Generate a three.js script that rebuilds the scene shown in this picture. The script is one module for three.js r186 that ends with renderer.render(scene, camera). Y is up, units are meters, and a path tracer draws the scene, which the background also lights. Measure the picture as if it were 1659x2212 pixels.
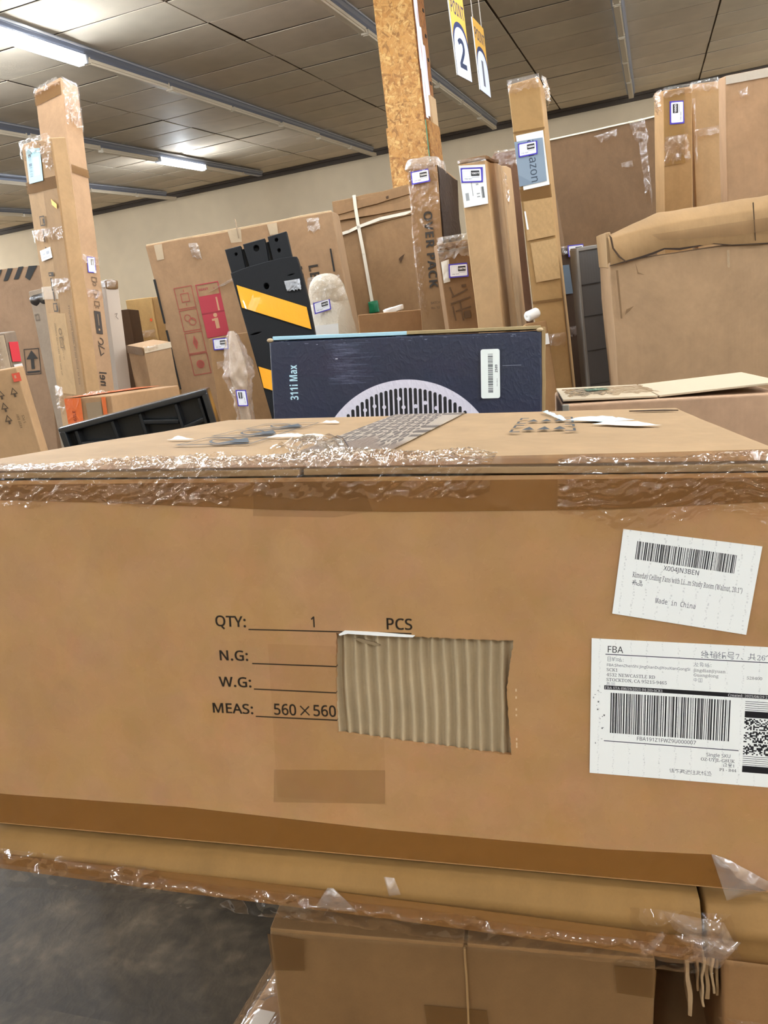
import * as THREE from 'three';
import { mergeGeometries } from 'three/addons/utils/BufferGeometryUtils.js';
import { ImprovedNoise } from 'three/addons/math/ImprovedNoise.js';
import { RectAreaLightUniformsLib } from 'three/addons/lights/RectAreaLightUniformsLib.js';

// ---------- camera, exposure, light ----------
const scene = new THREE.Scene();
scene.background = new THREE.Color(0x0b0a09);
const renderer = new THREE.WebGLRenderer({ antialias: true });
renderer.toneMapping = THREE.LinearToneMapping;
renderer.toneMappingExposure = 2.2;
renderer.shadowMap.enabled = true;
RectAreaLightUniformsLib.init();
const camera = new THREE.PerspectiveCamera(63.13, 1659 / 2212, 0.02, 60);
camera.rotation.order = 'YXZ';
camera.position.set(0, 1.4, 0);
camera.rotation.set(-0.2207, 0, -0.1047);
scene.add(camera);
const LAMP_COLOR = new THREE.Color(0.89, 0.975, 1.07);
const LAMP_NITS = 64;      // light that each lit tube sends down
const LAMP_GLOW = 4;       // what the eye sees of the tube

// ---------- small tools ----------
let seed = 7;
const rnd = () => { seed = (seed * 1664525 + 1013904223) >>> 0; return seed / 4294967296; };
const rr = (a, b) => a + (b - a) * rnd();
const perlin = new ImprovedNoise();
const N3 = (x, y, z) => perlin.noise(x, y, z);
const fbm = (x, y, z) => N3(x, y, z) + 0.5 * N3(2.1 * x, 2.1 * y, z + 9) + 0.25 * N3(4.3 * x, 4.3 * y, z + 21);
const V = (x, y, z) => new THREE.Vector3(x, y, z);
const names = new Map();
function numbered(n) { const k = names.get(n) ?? 0; names.set(n, k + 1); return k ? n + '_' + String(k).padStart(3, '0') : n; }
function shadowed(o) { o.castShadow = true; o.receiveShadow = true; return o; }
function thing(name, label, category, group) {
  const o = new THREE.Group(); o.name = numbered(name); scene.add(o);
  o.userData = { label, category }; if (group) o.userData.group = group;
  return o;
}
function part(name, geo, mat, parent, label) {
  const m = shadowed(new THREE.Mesh(geo, mat)); m.name = name; parent.add(m);
  if (label) m.userData.label = label;
  return m;
}
function struct(name, geo, mat, parent) {
  const m = shadowed(new THREE.Mesh(geo, mat)); m.name = name; (parent || scene).add(m);
  if (!parent) m.userData.kind = 'structure';
  return m;
}
const canvas = (w, h) => { const c = document.createElement('canvas'); c.width = w; c.height = h; return c; };
function canvasTex(c, repeat) {
  const t = new THREE.CanvasTexture(c); t.colorSpace = THREE.SRGBColorSpace; t.magFilter = THREE.LinearFilter;
  if (repeat) t.wrapS = t.wrapT = THREE.RepeatWrapping;
  return t;
}
function dataTex(w, h, f, srgb, repeat = true) {
  const d = new Uint8Array(w * h * 4);
  for (let y = 0; y < h; y++) for (let x = 0; x < w; x++) {
    const v = f(x / w, y / h, x, y), i = 4 * (y * w + x), c = typeof v === 'number' ? [v, v, v] : v;
    d[i] = Math.max(0, Math.min(255, c[0])); d[i + 1] = Math.max(0, Math.min(255, c[1])); d[i + 2] = Math.max(0, Math.min(255, c[2])); d[i + 3] = 255;
  }
  const t = new THREE.DataTexture(d, w, h); t.magFilter = THREE.LinearFilter; t.needsUpdate = true;
  if (srgb) t.colorSpace = THREE.SRGBColorSpace;
  if (repeat) t.wrapS = t.wrapT = THREE.RepeatWrapping;
  return t;
}
// a noise that repeats over the unit square
function tileNoise(u, v, f, z) {
  const a = 2 * Math.PI * u, b = 2 * Math.PI * v, r = f / (2 * Math.PI);
  return N3(r * Math.cos(a) + 31 + z, r * Math.sin(a) + 7.3 * z, r * Math.cos(b) + 3.1) + N3(r * Math.sin(b) + 11 + z, r * Math.cos(a) + 4.7, r * Math.cos(b) + r * Math.sin(a));
}

// ---------- surfaces ----------
const kraftMap = dataTex(512, 512, (u, v) => {
  const s = 232 + 9 * tileNoise(u, v, 5, 1) + 6 * tileNoise(u, v, 21, 2) + 5 * (rnd() - 0.5) + 4 * tileNoise(u * 1, v, 60, 3);
  return [s, s - 1, s - 3];
}, true);
const kraftBump = dataTex(512, 512, (u, v) => 128 + 30 * tileNoise(u, v, 30, 5) + 22 * (rnd() - 0.5) + 14 * Math.sin(2 * Math.PI * u * 64));
kraftMap.repeat.set(2, 2); kraftBump.repeat.set(2, 2);
const kraftCache = new Map();
const softened = (hex) => { const c = new THREE.Color(hex), h = {}; c.getHSL(h); return c.setHSL(h.h, h.s * 0.92, Math.min(1, h.l * 1.0)); };
function kraft(hex) {
  if (!kraftCache.has(hex)) kraftCache.set(hex, new THREE.MeshPhysicalMaterial({ color: softened(hex), map: kraftMap, bumpMap: kraftBump, bumpScale: 0.0004, roughness: 0.72, specularIntensity: 0.5 }));
  return kraftCache.get(hex);
}
const K = { tan: 0xc09a6c, pale: 0xd2b68e, brown: 0xa07a52, dark: 0x7c5c3e, orange: 0xb8854e, near: 0xc9a172, pink: 0xbf9876 };
const paperTone = (hex, rough = 0.6) => new THREE.MeshStandardMaterial({ color: hex, roughness: rough });
const paperWhite = paperTone(0xf2f2ee, 0.55);
const blackPlastic = new THREE.MeshPhysicalMaterial({ color: 0x17191b, roughness: 0.3, bumpMap: kraftBump, bumpScale: 0.0003 });
const inkBlack = paperTone(0x1b1916, 0.7);
const wrinkle = dataTex(512, 512, (u, v) => {
  const a = 1 - Math.abs(tileNoise(u, v, 9, 12)), b = 1 - Math.abs(tileNoise(u, v, 19, 15)), c = tileNoise(u, v, 45, 17);
  return 150 * a * a * 0.6 + 80 * b * b * 0.6 + 20 * c + 40;
});
wrinkle.repeat.set(4, 4);
const tapeClear = (hex, o = 0.72) => new THREE.MeshPhysicalMaterial({ color: hex, roughness: 0.38, clearcoat: 0.8, clearcoatRoughness: 0.16, bumpMap: wrinkle, bumpScale: 0.0016, transparent: true, opacity: o });
const brownTape = tapeClear(0x916128, 0.62), paleTape = tapeClear(0xc9b08c, 0.28), darkTape = new THREE.MeshPhysicalMaterial({ color: 0x86623a, roughness: 0.75, specularIntensity: 0.25, bumpMap: wrinkle, bumpScale: 0.0006, transparent: true, opacity: 0.45 });
const dullTape = new THREE.MeshPhysicalMaterial({ color: 0x70502a, roughness: 0.42, bumpMap: wrinkle, bumpScale: 0.0006, transparent: true, opacity: 0.42 });
const film = new THREE.MeshPhysicalMaterial({ color: 0xfbf8f4, transmission: 1, thickness: 0, roughness: 0.06, ior: 1.65, bumpMap: wrinkle, bumpScale: 0.003, side: THREE.DoubleSide });
const filmBright = new THREE.MeshPhysicalMaterial({ color: 0xfbf5ee, transmission: 0.92, thickness: 0, roughness: 0.09, ior: 1.75, bumpMap: wrinkle, bumpScale: 0.004, side: THREE.DoubleSide });  // milky white share stands in for glints the lamps miss
const filmMilky = new THREE.MeshPhysicalMaterial({ color: 0xf0e9df, transmission: 0.82, thickness: 0, roughness: 0.2, ior: 1.8, bumpMap: wrinkle, bumpScale: 0.004, side: THREE.DoubleSide });

// ---------- geometry builders ----------
// a box from y0 to y1 with rounded edges and the small bulges and dents of board; uv in metres
function boardBox(w, y0, y1, d, { r = 0.005, amp = 0.003, step = 0.14, crush = 0, freq = 3, sd = 0 } = {}) {
  const h = y1 - y0, half = [w / 2, h / 2, d / 2], axis = half.map((a, i) => {
    const q = Math.min(r, a * 0.45), inner = Math.max(1, Math.min(40, Math.round(2 * (a - q) / step))), out = [-a, -a + q * 0.3, -a + q];
    for (let k = 1; k < inner; k++) out.push(-a + q + (2 * (a - q)) * k / inner);
    return out.concat([a - q, a - q * 0.3, a]);
  });
  const q = half.map((a) => Math.min(r, a * 0.45));
  const pos = [], uv = [], idx = [];
  for (let f = 0; f < 6; f++) {
    const n = f >> 1, s = f & 1 ? 1 : -1, a = (n + 1) % 3, b = (n + 2) % 3, A = axis[a], Bx = axis[b], at = pos.length / 3;
    for (let j = 0; j < Bx.length; j++) for (let i = 0; i < A.length; i++) {
      const p = [0, 0, 0]; p[n] = s * half[n]; p[a] = A[i]; p[b] = Bx[j];
      const c = p.map((v, k) => Math.max(-half[k] + q[k], Math.min(half[k] - q[k], v))), dd = p.map((v, k) => v - c[k]), L = Math.hypot(...dd) || 1;
      const e = c.map((v, k) => v + dd[k] / L * q[k]);
      const g = sd * 3.7 + 0.5, o = amp * N3(e[0] * freq + g, e[1] * freq + g * 2, e[2] * freq - g), o2 = amp * N3(e[0] * freq - g, e[1] * freq + g, e[2] * freq + 4 + g), o3 = amp * N3(e[0] * freq + 9 + g, e[1] * freq - g, e[2] * freq);
      const top = Math.max(0, 1 - (half[1] - e[1]) / 0.05), cr = crush * top * (0.4 + N3(e[0] * 14 + g, e[2] * 14, g));
      pos.push(e[0] + o, e[1] + h / 2 + y0 + o2 * 0.5 - cr, e[2] + o3);
      uv.push(n === 0 ? -s * e[2] : e[0], n === 1 ? e[2] : e[1]);
    }
    for (let j = 0; j + 1 < Bx.length; j++) for (let i = 0; i + 1 < A.length; i++) {
      const k = at + j * A.length + i, m = k + A.length;
      if (s > 0) idx.push(k, k + 1, m + 1, k, m + 1, m); else idx.push(k, m + 1, k + 1, k, m, m + 1);
    }
  }
  const g = new THREE.BufferGeometry();
  g.setAttribute('position', new THREE.Float32BufferAttribute(pos, 3)); g.setAttribute('uv', new THREE.Float32BufferAttribute(uv, 2)); g.setIndex(idx);
  return smoothByPlace(g);
}
function smoothByPlace(g) {
  g.computeVertexNormals();
  const p = g.attributes.position, n = g.attributes.normal, sums = new Map(), key = (i) => [p.getX(i), p.getY(i), p.getZ(i)].map((v) => Math.round(v * 2e4)).join();
  for (let i = 0; i < p.count; i++) { const k = key(i), s = sums.get(k) ?? [0, 0, 0]; s[0] += n.getX(i); s[1] += n.getY(i); s[2] += n.getZ(i); sums.set(k, s); }
  for (let i = 0; i < p.count; i++) { const s = sums.get(key(i)), L = Math.hypot(...s) || 1; n.setXYZ(i, s[0] / L, s[1] / L, s[2] / L); }
  return g;
}
const bar = (w, h, d, x = 0, y = 0, z = 0) => new THREE.BoxGeometry(w, h, d).translate(x, y, z);
// points in mm on one face of a box -> place in the box's axes. F front, T top, R right, L left
function faceMatrix(q, face, off) {
  const [w, h, d] = [q[6], q[7], q[8]], m = new THREE.Matrix4();
  if (face === 'F') return m.makeTranslation(0, 0, d / 2 + off);
  if (face === 'T') return m.makeRotationX(-Math.PI / 2).setPosition(0, h + off, 0);
  if (face === 'R') return m.makeRotationY(Math.PI / 2).setPosition(w / 2 + off, 0, 0);
  return m.makeRotationY(-Math.PI / 2).setPosition(-w / 2 - off, 0, 0);
}
const flip = (face, [a, b]) => face === 'T' ? [a / 1000, -b / 1000] : face === 'R' ? [-a / 1000, b / 1000] : [a / 1000, b / 1000];
// a thin piece with thickness on a face (a sticker, a strip of tape); uv runs over its first, second and last corner
function sheetOn(q, face, pts, off = 0.0006, t = 0.0006) {
  const P = pts.map((p) => flip(face, p)), s = new THREE.Shape(P.map((p) => new THREE.Vector2(...p)));
  const g = new THREE.ExtrudeGeometry(s, { depth: t, bevelEnabled: false });
  const o = P[P.length - 1], ax = [P[P.length > 4 ? 1 : 2][0] - o[0], P[P.length > 4 ? 1 : 2][1] - o[1]], ay = [P[0][0] - o[0], P[0][1] - o[1]], det = ax[0] * ay[1] - ax[1] * ay[0];
  const p = g.attributes.position, uv = g.attributes.uv;
  for (let i = 0; i < p.count; i++) { const x = p.getX(i) - o[0], y = p.getY(i) - o[1]; uv.setXY(i, (x * ay[1] - y * ay[0]) / det, (y * ax[0] - x * ax[1]) / det); }
  return g.applyMatrix4(faceMatrix(q, face, off));
}
function tapeOn(q, face, pts, off = 0.0006, t = 0.0005) {       // the same, uv in metres
  const P = pts.map((p) => flip(face, p)), s = new THREE.Shape(P.map((p) => new THREE.Vector2(...p)));
  return new THREE.ExtrudeGeometry(s, { depth: t, bevelEnabled: false }).applyMatrix4(faceMatrix(q, face, off));
}
// a crumpled sheet over a four-cornered piece of a face
function crumple(q, face, pts, { off = 0.003, amp = 0.004, cell = 0.01, freq = 60, sd = 0, rag = 0 } = {}) {
  const P = pts.map((p) => flip(face, p)), du = Math.hypot(P[1][0] - P[0][0], P[1][1] - P[0][1]), dv = Math.hypot(P[3][0] - P[0][0], P[3][1] - P[0][1]);
  const nu = Math.max(4, Math.min(160, Math.round(du / cell))), nv = Math.max(4, Math.min(120, Math.round(dv / cell))), g = new THREE.PlaneGeometry(1, 1, nu, nv), p = g.attributes.position, uv = g.attributes.uv;
  for (let i = 0; i < p.count; i++) {
    let u = p.getX(i) + 0.5, v = 0.5 - p.getY(i);
    if (rag) { const e = rag * (0.5 + N3(u * 9 + sd, sd, 3)) + rag * 0.5 * N3(u * 30, sd, 8); v *= 1 - e * v; const e2 = rag * 0.6 * N3(v * 7 + sd, sd + 4, 3); u += e2 * (u - 0.5); }
    const x = (P[0][0] * (1 - u) + P[1][0] * u) * (1 - v) + (P[3][0] * (1 - u) + P[2][0] * u) * v, y = (P[0][1] * (1 - u) + P[1][1] * u) * (1 - v) + (P[3][1] * (1 - u) + P[2][1] * u) * v;
    const rid = (1 - Math.abs(N3(x * freq + sd, y * freq, sd)) * 2) * 0.6 + (1 - Math.abs(N3(x * freq * 2.3 - sd, y * freq * 1.7, sd + 5)) * 2) * 0.4;
    const edge = Math.min(1, 6 * Math.min(u, 1 - u, v, 1 - v) + 0.15);
    p.setXYZ(i, x, y, amp * Math.max(0, rid) * edge); uv.setXY(i, x, y);
  }
  g.computeVertexNormals();
  return g.applyMatrix4(faceMatrix(q, face, off));
}
// flat print: ink on a face, drawn on a clear canvas
function inkOn(q, face, pts, W, H, draw, { off = 0.0009, rough = 0.7 } = {}) {
  const c = canvas(W, H), x = c.getContext('2d'); x.clearRect(0, 0, W, H); draw(x, W, H);
  const P = pts.map((p) => flip(face, p)), g = new THREE.BufferGeometry();
  g.setAttribute('position', new THREE.Float32BufferAttribute(P.flatMap((p) => [p[0], p[1], 0]), 3));
  g.setAttribute('uv', new THREE.Float32BufferAttribute([0, 1, 1, 1, 1, 0, 0, 0], 2)); g.setIndex([0, 3, 2, 0, 2, 1]); g.computeVertexNormals();
  return [g.applyMatrix4(faceMatrix(q, face, off)), new THREE.MeshStandardMaterial({ map: canvasTex(c), transparent: true, roughness: rough })];
}
function stickerMat(W, H, draw, rough = 0.45) {
  const c = canvas(W, H), x = c.getContext('2d'); draw(x, W, H);
  return new THREE.MeshPhysicalMaterial({ map: canvasTex(c), roughness: rough, clearcoat: 0.15 });
}
function bars(x, x0, y0, w, h, ink = '#111', lo = 1, hi = 4) {
  x.fillStyle = ink;
  for (let p = x0; p < x0 + w;) { const b = lo + Math.floor(rnd() * hi), s = lo + Math.floor(rnd() * (hi - 0.5)); x.fillRect(p, y0, Math.min(b, x0 + w - p), h); p += b + s; }
}
// the white stock sticker with a blue border, a black number block and small print (its square code left out)
function stockSticker(number, tall) {
  const W = tall ? 96 : 144, H = tall ? 144 : 96;
  return stickerMat(W, H, (x) => {
    x.fillStyle = '#4a3fb4'; x.fillRect(0, 0, W, H);
    x.fillStyle = '#eef0f6'; x.beginPath(); x.roundRect(9, 9, W - 18, H - 18, 6); x.fill();
    x.save();
    if (tall) { x.translate(0, H); x.rotate(-Math.PI / 2); }
    x.fillStyle = '#15151a'; x.fillRect(68, 20, 56, 34); x.fillStyle = '#fff'; x.font = 'bold 19px sans-serif'; x.fillText(number, 70, 44);
    x.strokeStyle = '#b9bcc6'; x.strokeRect(20, 20, 40, 38);
    x.fillStyle = '#55565e'; x.font = '10px sans-serif'; x.fillText('ITEM ' + number, 22, 76); x.fillStyle = '#9a9ba4'; x.fillRect(72, 60, 50, 3);
    x.restore();
  });
}

// ---------- the room ----------
// its own axes: x along the back wall, y up from the slightly sloping ceiling, z from the back wall towards the camera
const room = { o: V(0.947, 4.112, -14), x: V(0.9451, 0.0332, 0.3252).normalize() };
room.y = V(-0.0488, 0.998, 0.0398); room.z = V().crossVectors(room.x, room.y).normalize(); room.y.crossVectors(room.z, room.x).normalize();
const roomMatrix = new THREE.Matrix4().makeBasis(room.x, room.y, room.z).setPosition(room.o);
function intoRoom(o) { o.position.copy(room.o); o.quaternion.setFromRotationMatrix(roomMatrix); return o; }
const flat = Math.atan2(-room.x.z, room.x.x);   // turn of the walls about the vertical

// floor of worn grey concrete
{
  const tone = dataTex(1024, 1024, (u, v) => {
    const a = fbm(u * 5, v * 5, 2), b = fbm(u * 17, v * 17, 4), c = fbm(u * 60 + 3 * a, v * 60, 6);
    const e = Math.max(0, fbm(u * 34 + 5, v * 30, 8 + 0.5 * a) - 0.12), s = 90 + 26 * a + 30 * Math.max(0, b) + 14 * c + 48 * e * Math.max(0, 0.4 + a) + 6 * (rnd() - 0.5);
    return [s * 1.06, s * 1.0, s * 0.88];
  }, true);
  tone.repeat.set(0.5, 0.5);
  const m = new THREE.MeshPhysicalMaterial({ color: 0x978d82, map: tone, roughness: 0.5, specularIntensity: 0.5, bumpMap: wrinkle, bumpScale: 0.0006 });
  const g = new THREE.BoxGeometry(30, 0.2, 30).translate(0, -0.1, 0), p = g.attributes.position, uv = g.attributes.uv;
  for (let i = 0; i < p.count; i++) uv.setXY(i, p.getX(i), p.getZ(i));
  const f = struct('floor', g, m); f.position.set(1.5, 0, -5); f.rotation.y = flat;
}
// painted walls
const wallMap = dataTex(256, 256, (u, v) => { const s = 238 + 6 * tileNoise(u, v, 4, 31) + 3 * tileNoise(u, v, 17, 33); return [s, s, s]; }, true);
wallMap.repeat.set(0.4, 0.4);
const wallPaint = new THREE.MeshPhysicalMaterial({ color: 0xe4d0b0, map: wallMap, roughness: 0.55, bumpMap: wrinkle, bumpScale: 0.001, specularIntensity: 0.4 });
function wall(name, w, place, turn) {
  const g = new THREE.BoxGeometry(w, 6, 0.2), p = g.attributes.position, uv = g.attributes.uv;
  for (let i = 0; i < p.count; i++) uv.setXY(i, p.getX(i), p.getY(i));
  const m = struct(name, g, wallPaint); m.position.copy(place); m.position.y = 2.6; m.rotation.y = turn; return m;
}
const along = (x, z) => room.o.clone().addScaledVector(room.x, x).addScaledVector(room.z, z);
const wb = wall('wall_back', 26, along(0, -0.1), flat);
wall('wall_front', 26, along(0, 22.1), flat);
wall('wall_left', 23, along(-11.1, 11), flat + Math.PI / 2);
wall('wall_right', 23, along(11.2, 11), flat + Math.PI / 2);
{
  // the dark angle strip where the back wall meets the ceiling, and the fine seams of the wall boards
  const t = struct('trim_1', mergeGeometries([bar(23, 0.08, 0.07, 0, -0.05, 0.035), bar(23, 0.03, 0.12, 0, -0.02, 0.06)]), new THREE.MeshStandardMaterial({ color: 0x4d4238, roughness: 0.7 }));
  intoRoom(t);
}
// ceiling: big rectangular panels with open dark joints, hung under a deck
{
  const ceiling = intoRoom(new THREE.Group()); ceiling.name = 'ceiling'; ceiling.userData.kind = 'structure'; scene.add(ceiling);
  const deck = new THREE.MeshStandardMaterial({ color: 0x66523f, roughness: 0.9 });
  struct('ceiling_deck', mergeGeometries([bar(23, 0.1, 10, 0, 0.065, 4.9), bar(23, 0.1, 13, 0, 0.055, 16.4)]), deck, ceiling);
  const map = dataTex(256, 256, (u, v) => { const s = 236 + 10 * tileNoise(u, v, 3, 41) + 5 * tileNoise(u, v, 14, 43); return [s, s - 1, s - 3]; }, true); map.repeat.set(0.6, 0.6);
  const tones = [0xf3e2cb, 0xeedec6, 0xf7e8d1].map((c) => new THREE.MeshPhysicalMaterial({ color: c, map, roughness: 0.6, specularIntensity: 0.3, bumpMap: wrinkle, bumpScale: 0.0006 }));
  const panels = [0, 1, 2].map((k) => {
    const g = new THREE.BoxGeometry(1.886, 0.005, 0.576, 8, 1, 3), p = g.attributes.position, uv = g.attributes.uv;
    for (let i = 0; i < p.count; i++) {
      const x = p.getX(i), z = p.getZ(i);
      p.setY(i, p.getY(i) - 0.006 * (1 - (x / 0.944) ** 2) * (1 - (z / 0.3) ** 2) + 0.004 * N3(x * 2 + k * 5, z * 3, k)); uv.setXY(i, x + k, z);
    }
    g.computeVertexNormals(); return g;
  });
  for (let c = -5; c <= 5; c++) for (let r = 0; r < 17; r++) {
    const m = struct('ceiling_panel', panels[Math.floor(rnd() * 3)], tones[Math.floor(rnd() * 3)], ceiling);
    m.position.set(-0.46 + c * 1.905, 0.004, 0.32 + r * 0.604); m.rotation.set(rr(-0.006, 0.006), 0, rr(-0.004, 0.004));
  }
  // the nearer part of the ceiling, above and behind the camera
  struct('ceiling_panel', bar(22, 0.012, 11.6, 0, 0.004, 16.4), tones[0], ceiling);
}
// rows of strip lights under the ceiling; unseen lit tubes added for brightness
const steel = new THREE.MeshPhysicalMaterial({ color: 0x7d8393, roughness: 0.38, metalness: 0.55 });
const steelPale = new THREE.MeshPhysicalMaterial({ color: 0xb9bcc4, roughness: 0.4, metalness: 0.3 });
const lensOff = new THREE.MeshPhysicalMaterial({ color: 0xcdbfa8, roughness: 0.45 });
const lensLit = new THREE.MeshStandardMaterial({ color: 0xffffff, emissive: LAMP_COLOR, emissiveIntensity: LAMP_GLOW, roughness: 0.5 });
function lightRow(x, phase, lit, label, from = 0.45) {
  const t = intoRoom(thing('strip_light_row', label, 'strip light', 'rows of strip lights under the ceiling')); t.position.addScaledVector(room.x, x);
  const chan = new THREE.Shape([[-0.05, 0], [0.05, 0], [0.05, -0.03], [0.035, -0.05], [0.035, -0.075], [-0.035, -0.075], [-0.035, -0.05], [-0.05, -0.03]].map((p) => new THREE.Vector2(...p)));
  const long = 21.45 - from;
  part('channel', new THREE.ExtrudeGeometry(chan, { depth: long, bevelEnabled: false }).translate(0, -0.02, from), steel, t);
  part('channel_edge', mergeGeometries([bar(0.012, 0.012, long, -0.052, -0.036, from + long / 2), bar(0.012, 0.012, long, 0.052, -0.036, from + long / 2)]), steelPale, t);
  const off = mergeGeometries([bar(0.06, 0.03, 1.15, 0, -0.1, 0), bar(0.045, 0.02, 1.13, 0, -0.122, 0), bar(0.066, 0.045, 0.02, 0, -0.105, 0.575), bar(0.066, 0.045, 0.02, 0, -0.105, -0.575)]);
  for (let k = 0; k < 18; k++) {
    const z = phase + 0.61 + k * 1.22; if (z < from + 0.1 || z > 21.2) continue;
    if (!lit.some((q) => Math.abs(q - z) < 0.61)) { const m = part('unlit_tube', off, lensOff, t); m.position.set(rr(-0.006, 0.006), rr(-0.006, 0.004), z); m.rotation.x = rr(-0.006, 0.006); continue; }
    part('lit_tube', mergeGeometries([bar(0.085, 0.055, 1.17, 0, -0.112, 0), bar(0.05, 0.02, 1.15, 0, -0.145, 0)]), lensLit, t).position.z = z;
    part('tube_cap', mergeGeometries([bar(0.09, 0.06, 0.02, 0, -0.112, 0.595), bar(0.09, 0.06, 0.02, 0, -0.112, -0.595)]), steelPale, t).position.z = z;
    // the round lens gives light downwards and to both sides, up to the ceiling
    for (const s of [-1, 1]) { const l = new THREE.RectAreaLight(LAMP_COLOR, LAMP_NITS, 0.06, 1.17); l.position.set(s * 0.05, -0.15, z); l.lookAt(s * 0.05 + s, -0.15 - 0.24, z); t.add(l); }
  }
}
const near4 = [12.4, 15.5, 18.5];
lightRow(-9.7, 0.2, [0.9, 2.1, 4.5, 6.9, 9.4, ...near4], 'unseen strip light row added along the left wall to brighten the hall');  // whole row added out of view to light the back wall
lightRow(-7.9, 0.2, [2.7, 5.1, 7.5, 9.9, ...near4], 'short end of a strip light row, farthest left and lowest in the photo');
lightRow(-6.05, 0.5, [4.7, 7.1, 9.9, ...near4], 'strip light row just left of the shorter taped upright carton, second lowest');
lightRow(-4.15, 0.1, [6.8, 9.2, ...near4], 'strip light row with no tube lit in view that passes behind the two tall narrow cartons');
lightRow(-2.35, 1.09, [2.9, 7.8, 9.9, ...near4], 'strip light row with one short lit tube at mid length');
lightRow(-0.45, 0.25, [8.2, 9.4, ...near4], 'strip light row with the long lit tube at the upper left corner');
lightRow(1.47, 0.4, [9.2, 10.4, ...near4], 'strip light row that passes behind the particle board column');
lightRow(3.4, 0.6, [10.2, ...near4], 'steep strip light row above the tall carton with the grey printed label');
lightRow(5.35, 0.2, [7.5, 9.9, 11.2, 13.6, ...near4], 'unseen strip light row added to brighten the right side of the hall', 6.5);  // this row and the next two are added to light the hall
lightRow(7.3, 0.2, [2.1, 3.3, 5.7, 8.2, 10.6, 13.1, ...near4], 'unseen strip light row added for brightness, second from the right wall of the hall', 1.2);
lightRow(9.2, 0.2, [0.9, 2.1, 4.5, 6.9, 9.4, 11.8, 14.2, ...near4], 'unseen strip light row added along the right wall for brightness');

// ---------- where the things stand: x, y, z, turn, tip, lean, width, height, depth (metres, radians) ----------
const S = {
  near: [0.001, 1.03, -0.799, -0.232, -0.066, -0.051, 0.598, 0.267, 0.593],
  A: [-1.22, 0, -3.5, -0.517, -0.176, 0.111, 0.169, 2.619, 0.096],
  B: [-1.152, 0, -3.2, -0.765, -0.004, -0.075, 0.22, 2.137, 0.054],
  C: [-1.209, 0, -3.95, 0.783, -0.021, -0.059, 0.064, 1.73, 0.058],
  Y4: [-1.26, 0, -5.3, -0.156, 0.018, 0.019, 0.157, 1.7, 0.3],
  L4: [-1.017, 0, -4.211, 0.73, 0.122, 0.101, 0.14, 1.444, 0.158],
  ORG: [-0.786, 0, -2.607, -0.324, -0.019, -0.015, 0.16, 1.279, 0.37],
  Dc: [-2.094, 0, -4.6, -0.249, -0.117, -0.018, 0.95, 1.864, 0.5],
  Fc: [-1.375, 0, -3.95, -0.447, -0.023, 0.057, 0.132, 1.721, 0.1],
  Ec: [-1.169, 0, -2.8, -0.396, 0.025, 0.002, 0.134, 1.5, 0.051],
  Gc: [-0.915, 0, -2.36, -0.015, 0.056, 0.078, 0.193, 1.391, 0.05],
  LB: [-0.413, 0, -4.583, -0.074, 0.077, 0.064, 0.933, 1.946, 0.378],
  H: [-0.428, 0, -3.15, -0.296, -0.095, 0.056, 0.234, 1.424, 0.15],
  WS: [-0.064, 0, -2.85, -0.026, -0.093, 0.162, 0.219, 1.747, 0.054],
  CYL: [-0.111, 0, -3.301, 0, 0, 0, 0.14, 1.613, 0.16],
  STR: [0.342, 0, -4.95, -0.182, -0.02, 0.089, 0.497, 2.118, 0.35],
  LED: [0.089, 0, -3.801, 0, 0, -0.016, 0.27, 1.448, 0.3],
  OVP: [0.312, 0, -3.399, -0.294, -0.018, -0.002, 0.109, 1.956, 0.383],
  J: [0.419, 0, -2.95, 0.036, -0.008, 0.059, 0.106, 1.654, 0.1],
  K: [0.544, 0, -2.979, -0.285, 0.106, 0.027, 0.076, 1.865, 0.675],
  L: [0.67, 0, -2.708, -0.269, 0.091, 0.048, 0.086, 2.025, 0.239],
  M: [0.732, 0, -3.7, -0.019, 0, 0.042, 0.091, 2.037, 0.15],
  N: [1.401, 0, -4.203, -0.058, -0.003, 0.1, 0.499, 2.177, 0.3],
  O1: [1.22, 0, -3.405, -0.164, 0.168, 0.016, 0.094, 2.108, 0.172],
  O2: [1.371, 0, -3.301, -0.198, 0.042, 0.035, 0.096, 2.111, 0.25],
  Q: [1.39, 0, -2.85, -0.316, 0.193, 0.024, 0.307, 2.022, 0.199],
  P: [1.055, 0, -2.249, -0.201, 0.046, 0.038, 0.7, 1.586, 0.322],
  Rf: [0.744, 0, -2.6, 0.07, 0.062, 0.061, 0.069, 1.558, 0.06],
  S: [0.774, 0, -2.951, -0.002, 0.008, 0.046, 0.077, 1.591, 0.15],
  T: [0.568, 0, -2.2, 0.049, -0.164, 0.059, 0.062, 1.38, 0.08],
  BL: [0.049, 0.845, -1.545, -0.132, -0.031, -0.061, 0.445, 0.53, 0.36],
  U: [0.491, 0, -1.534, -0.18, -0.018, -0.029, 0.363, 1.226, 0.292],
  LC: [0.046, 0.825, -0.7, -0.192, 0.03, -0.05, 0.281, 0.14, 0.36],
  COL: [0.542, 0, -6.2, -0.349, 0.002, 0.024, 0.264, 4, 0.3],
  SG2: [0.803, 2.584, -5.015, 1.205, -0.039, 0.039, 0.269, 0.359, 0.006],
  SG1: [0.587, 2.475, -4.239, 1.193, -0.03, 0.092, 0.272, 0.45, 0.006],
  TR: [-0.526, 1.112, -1.956, 0.072, -0.002, 0.153, 0.336, 0.16, 0.06],
  LC2: [0.279, 0.796, -0.662, -0.234, -0.002, -0.002, 0.071, 0.14, 0.36],
};
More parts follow.
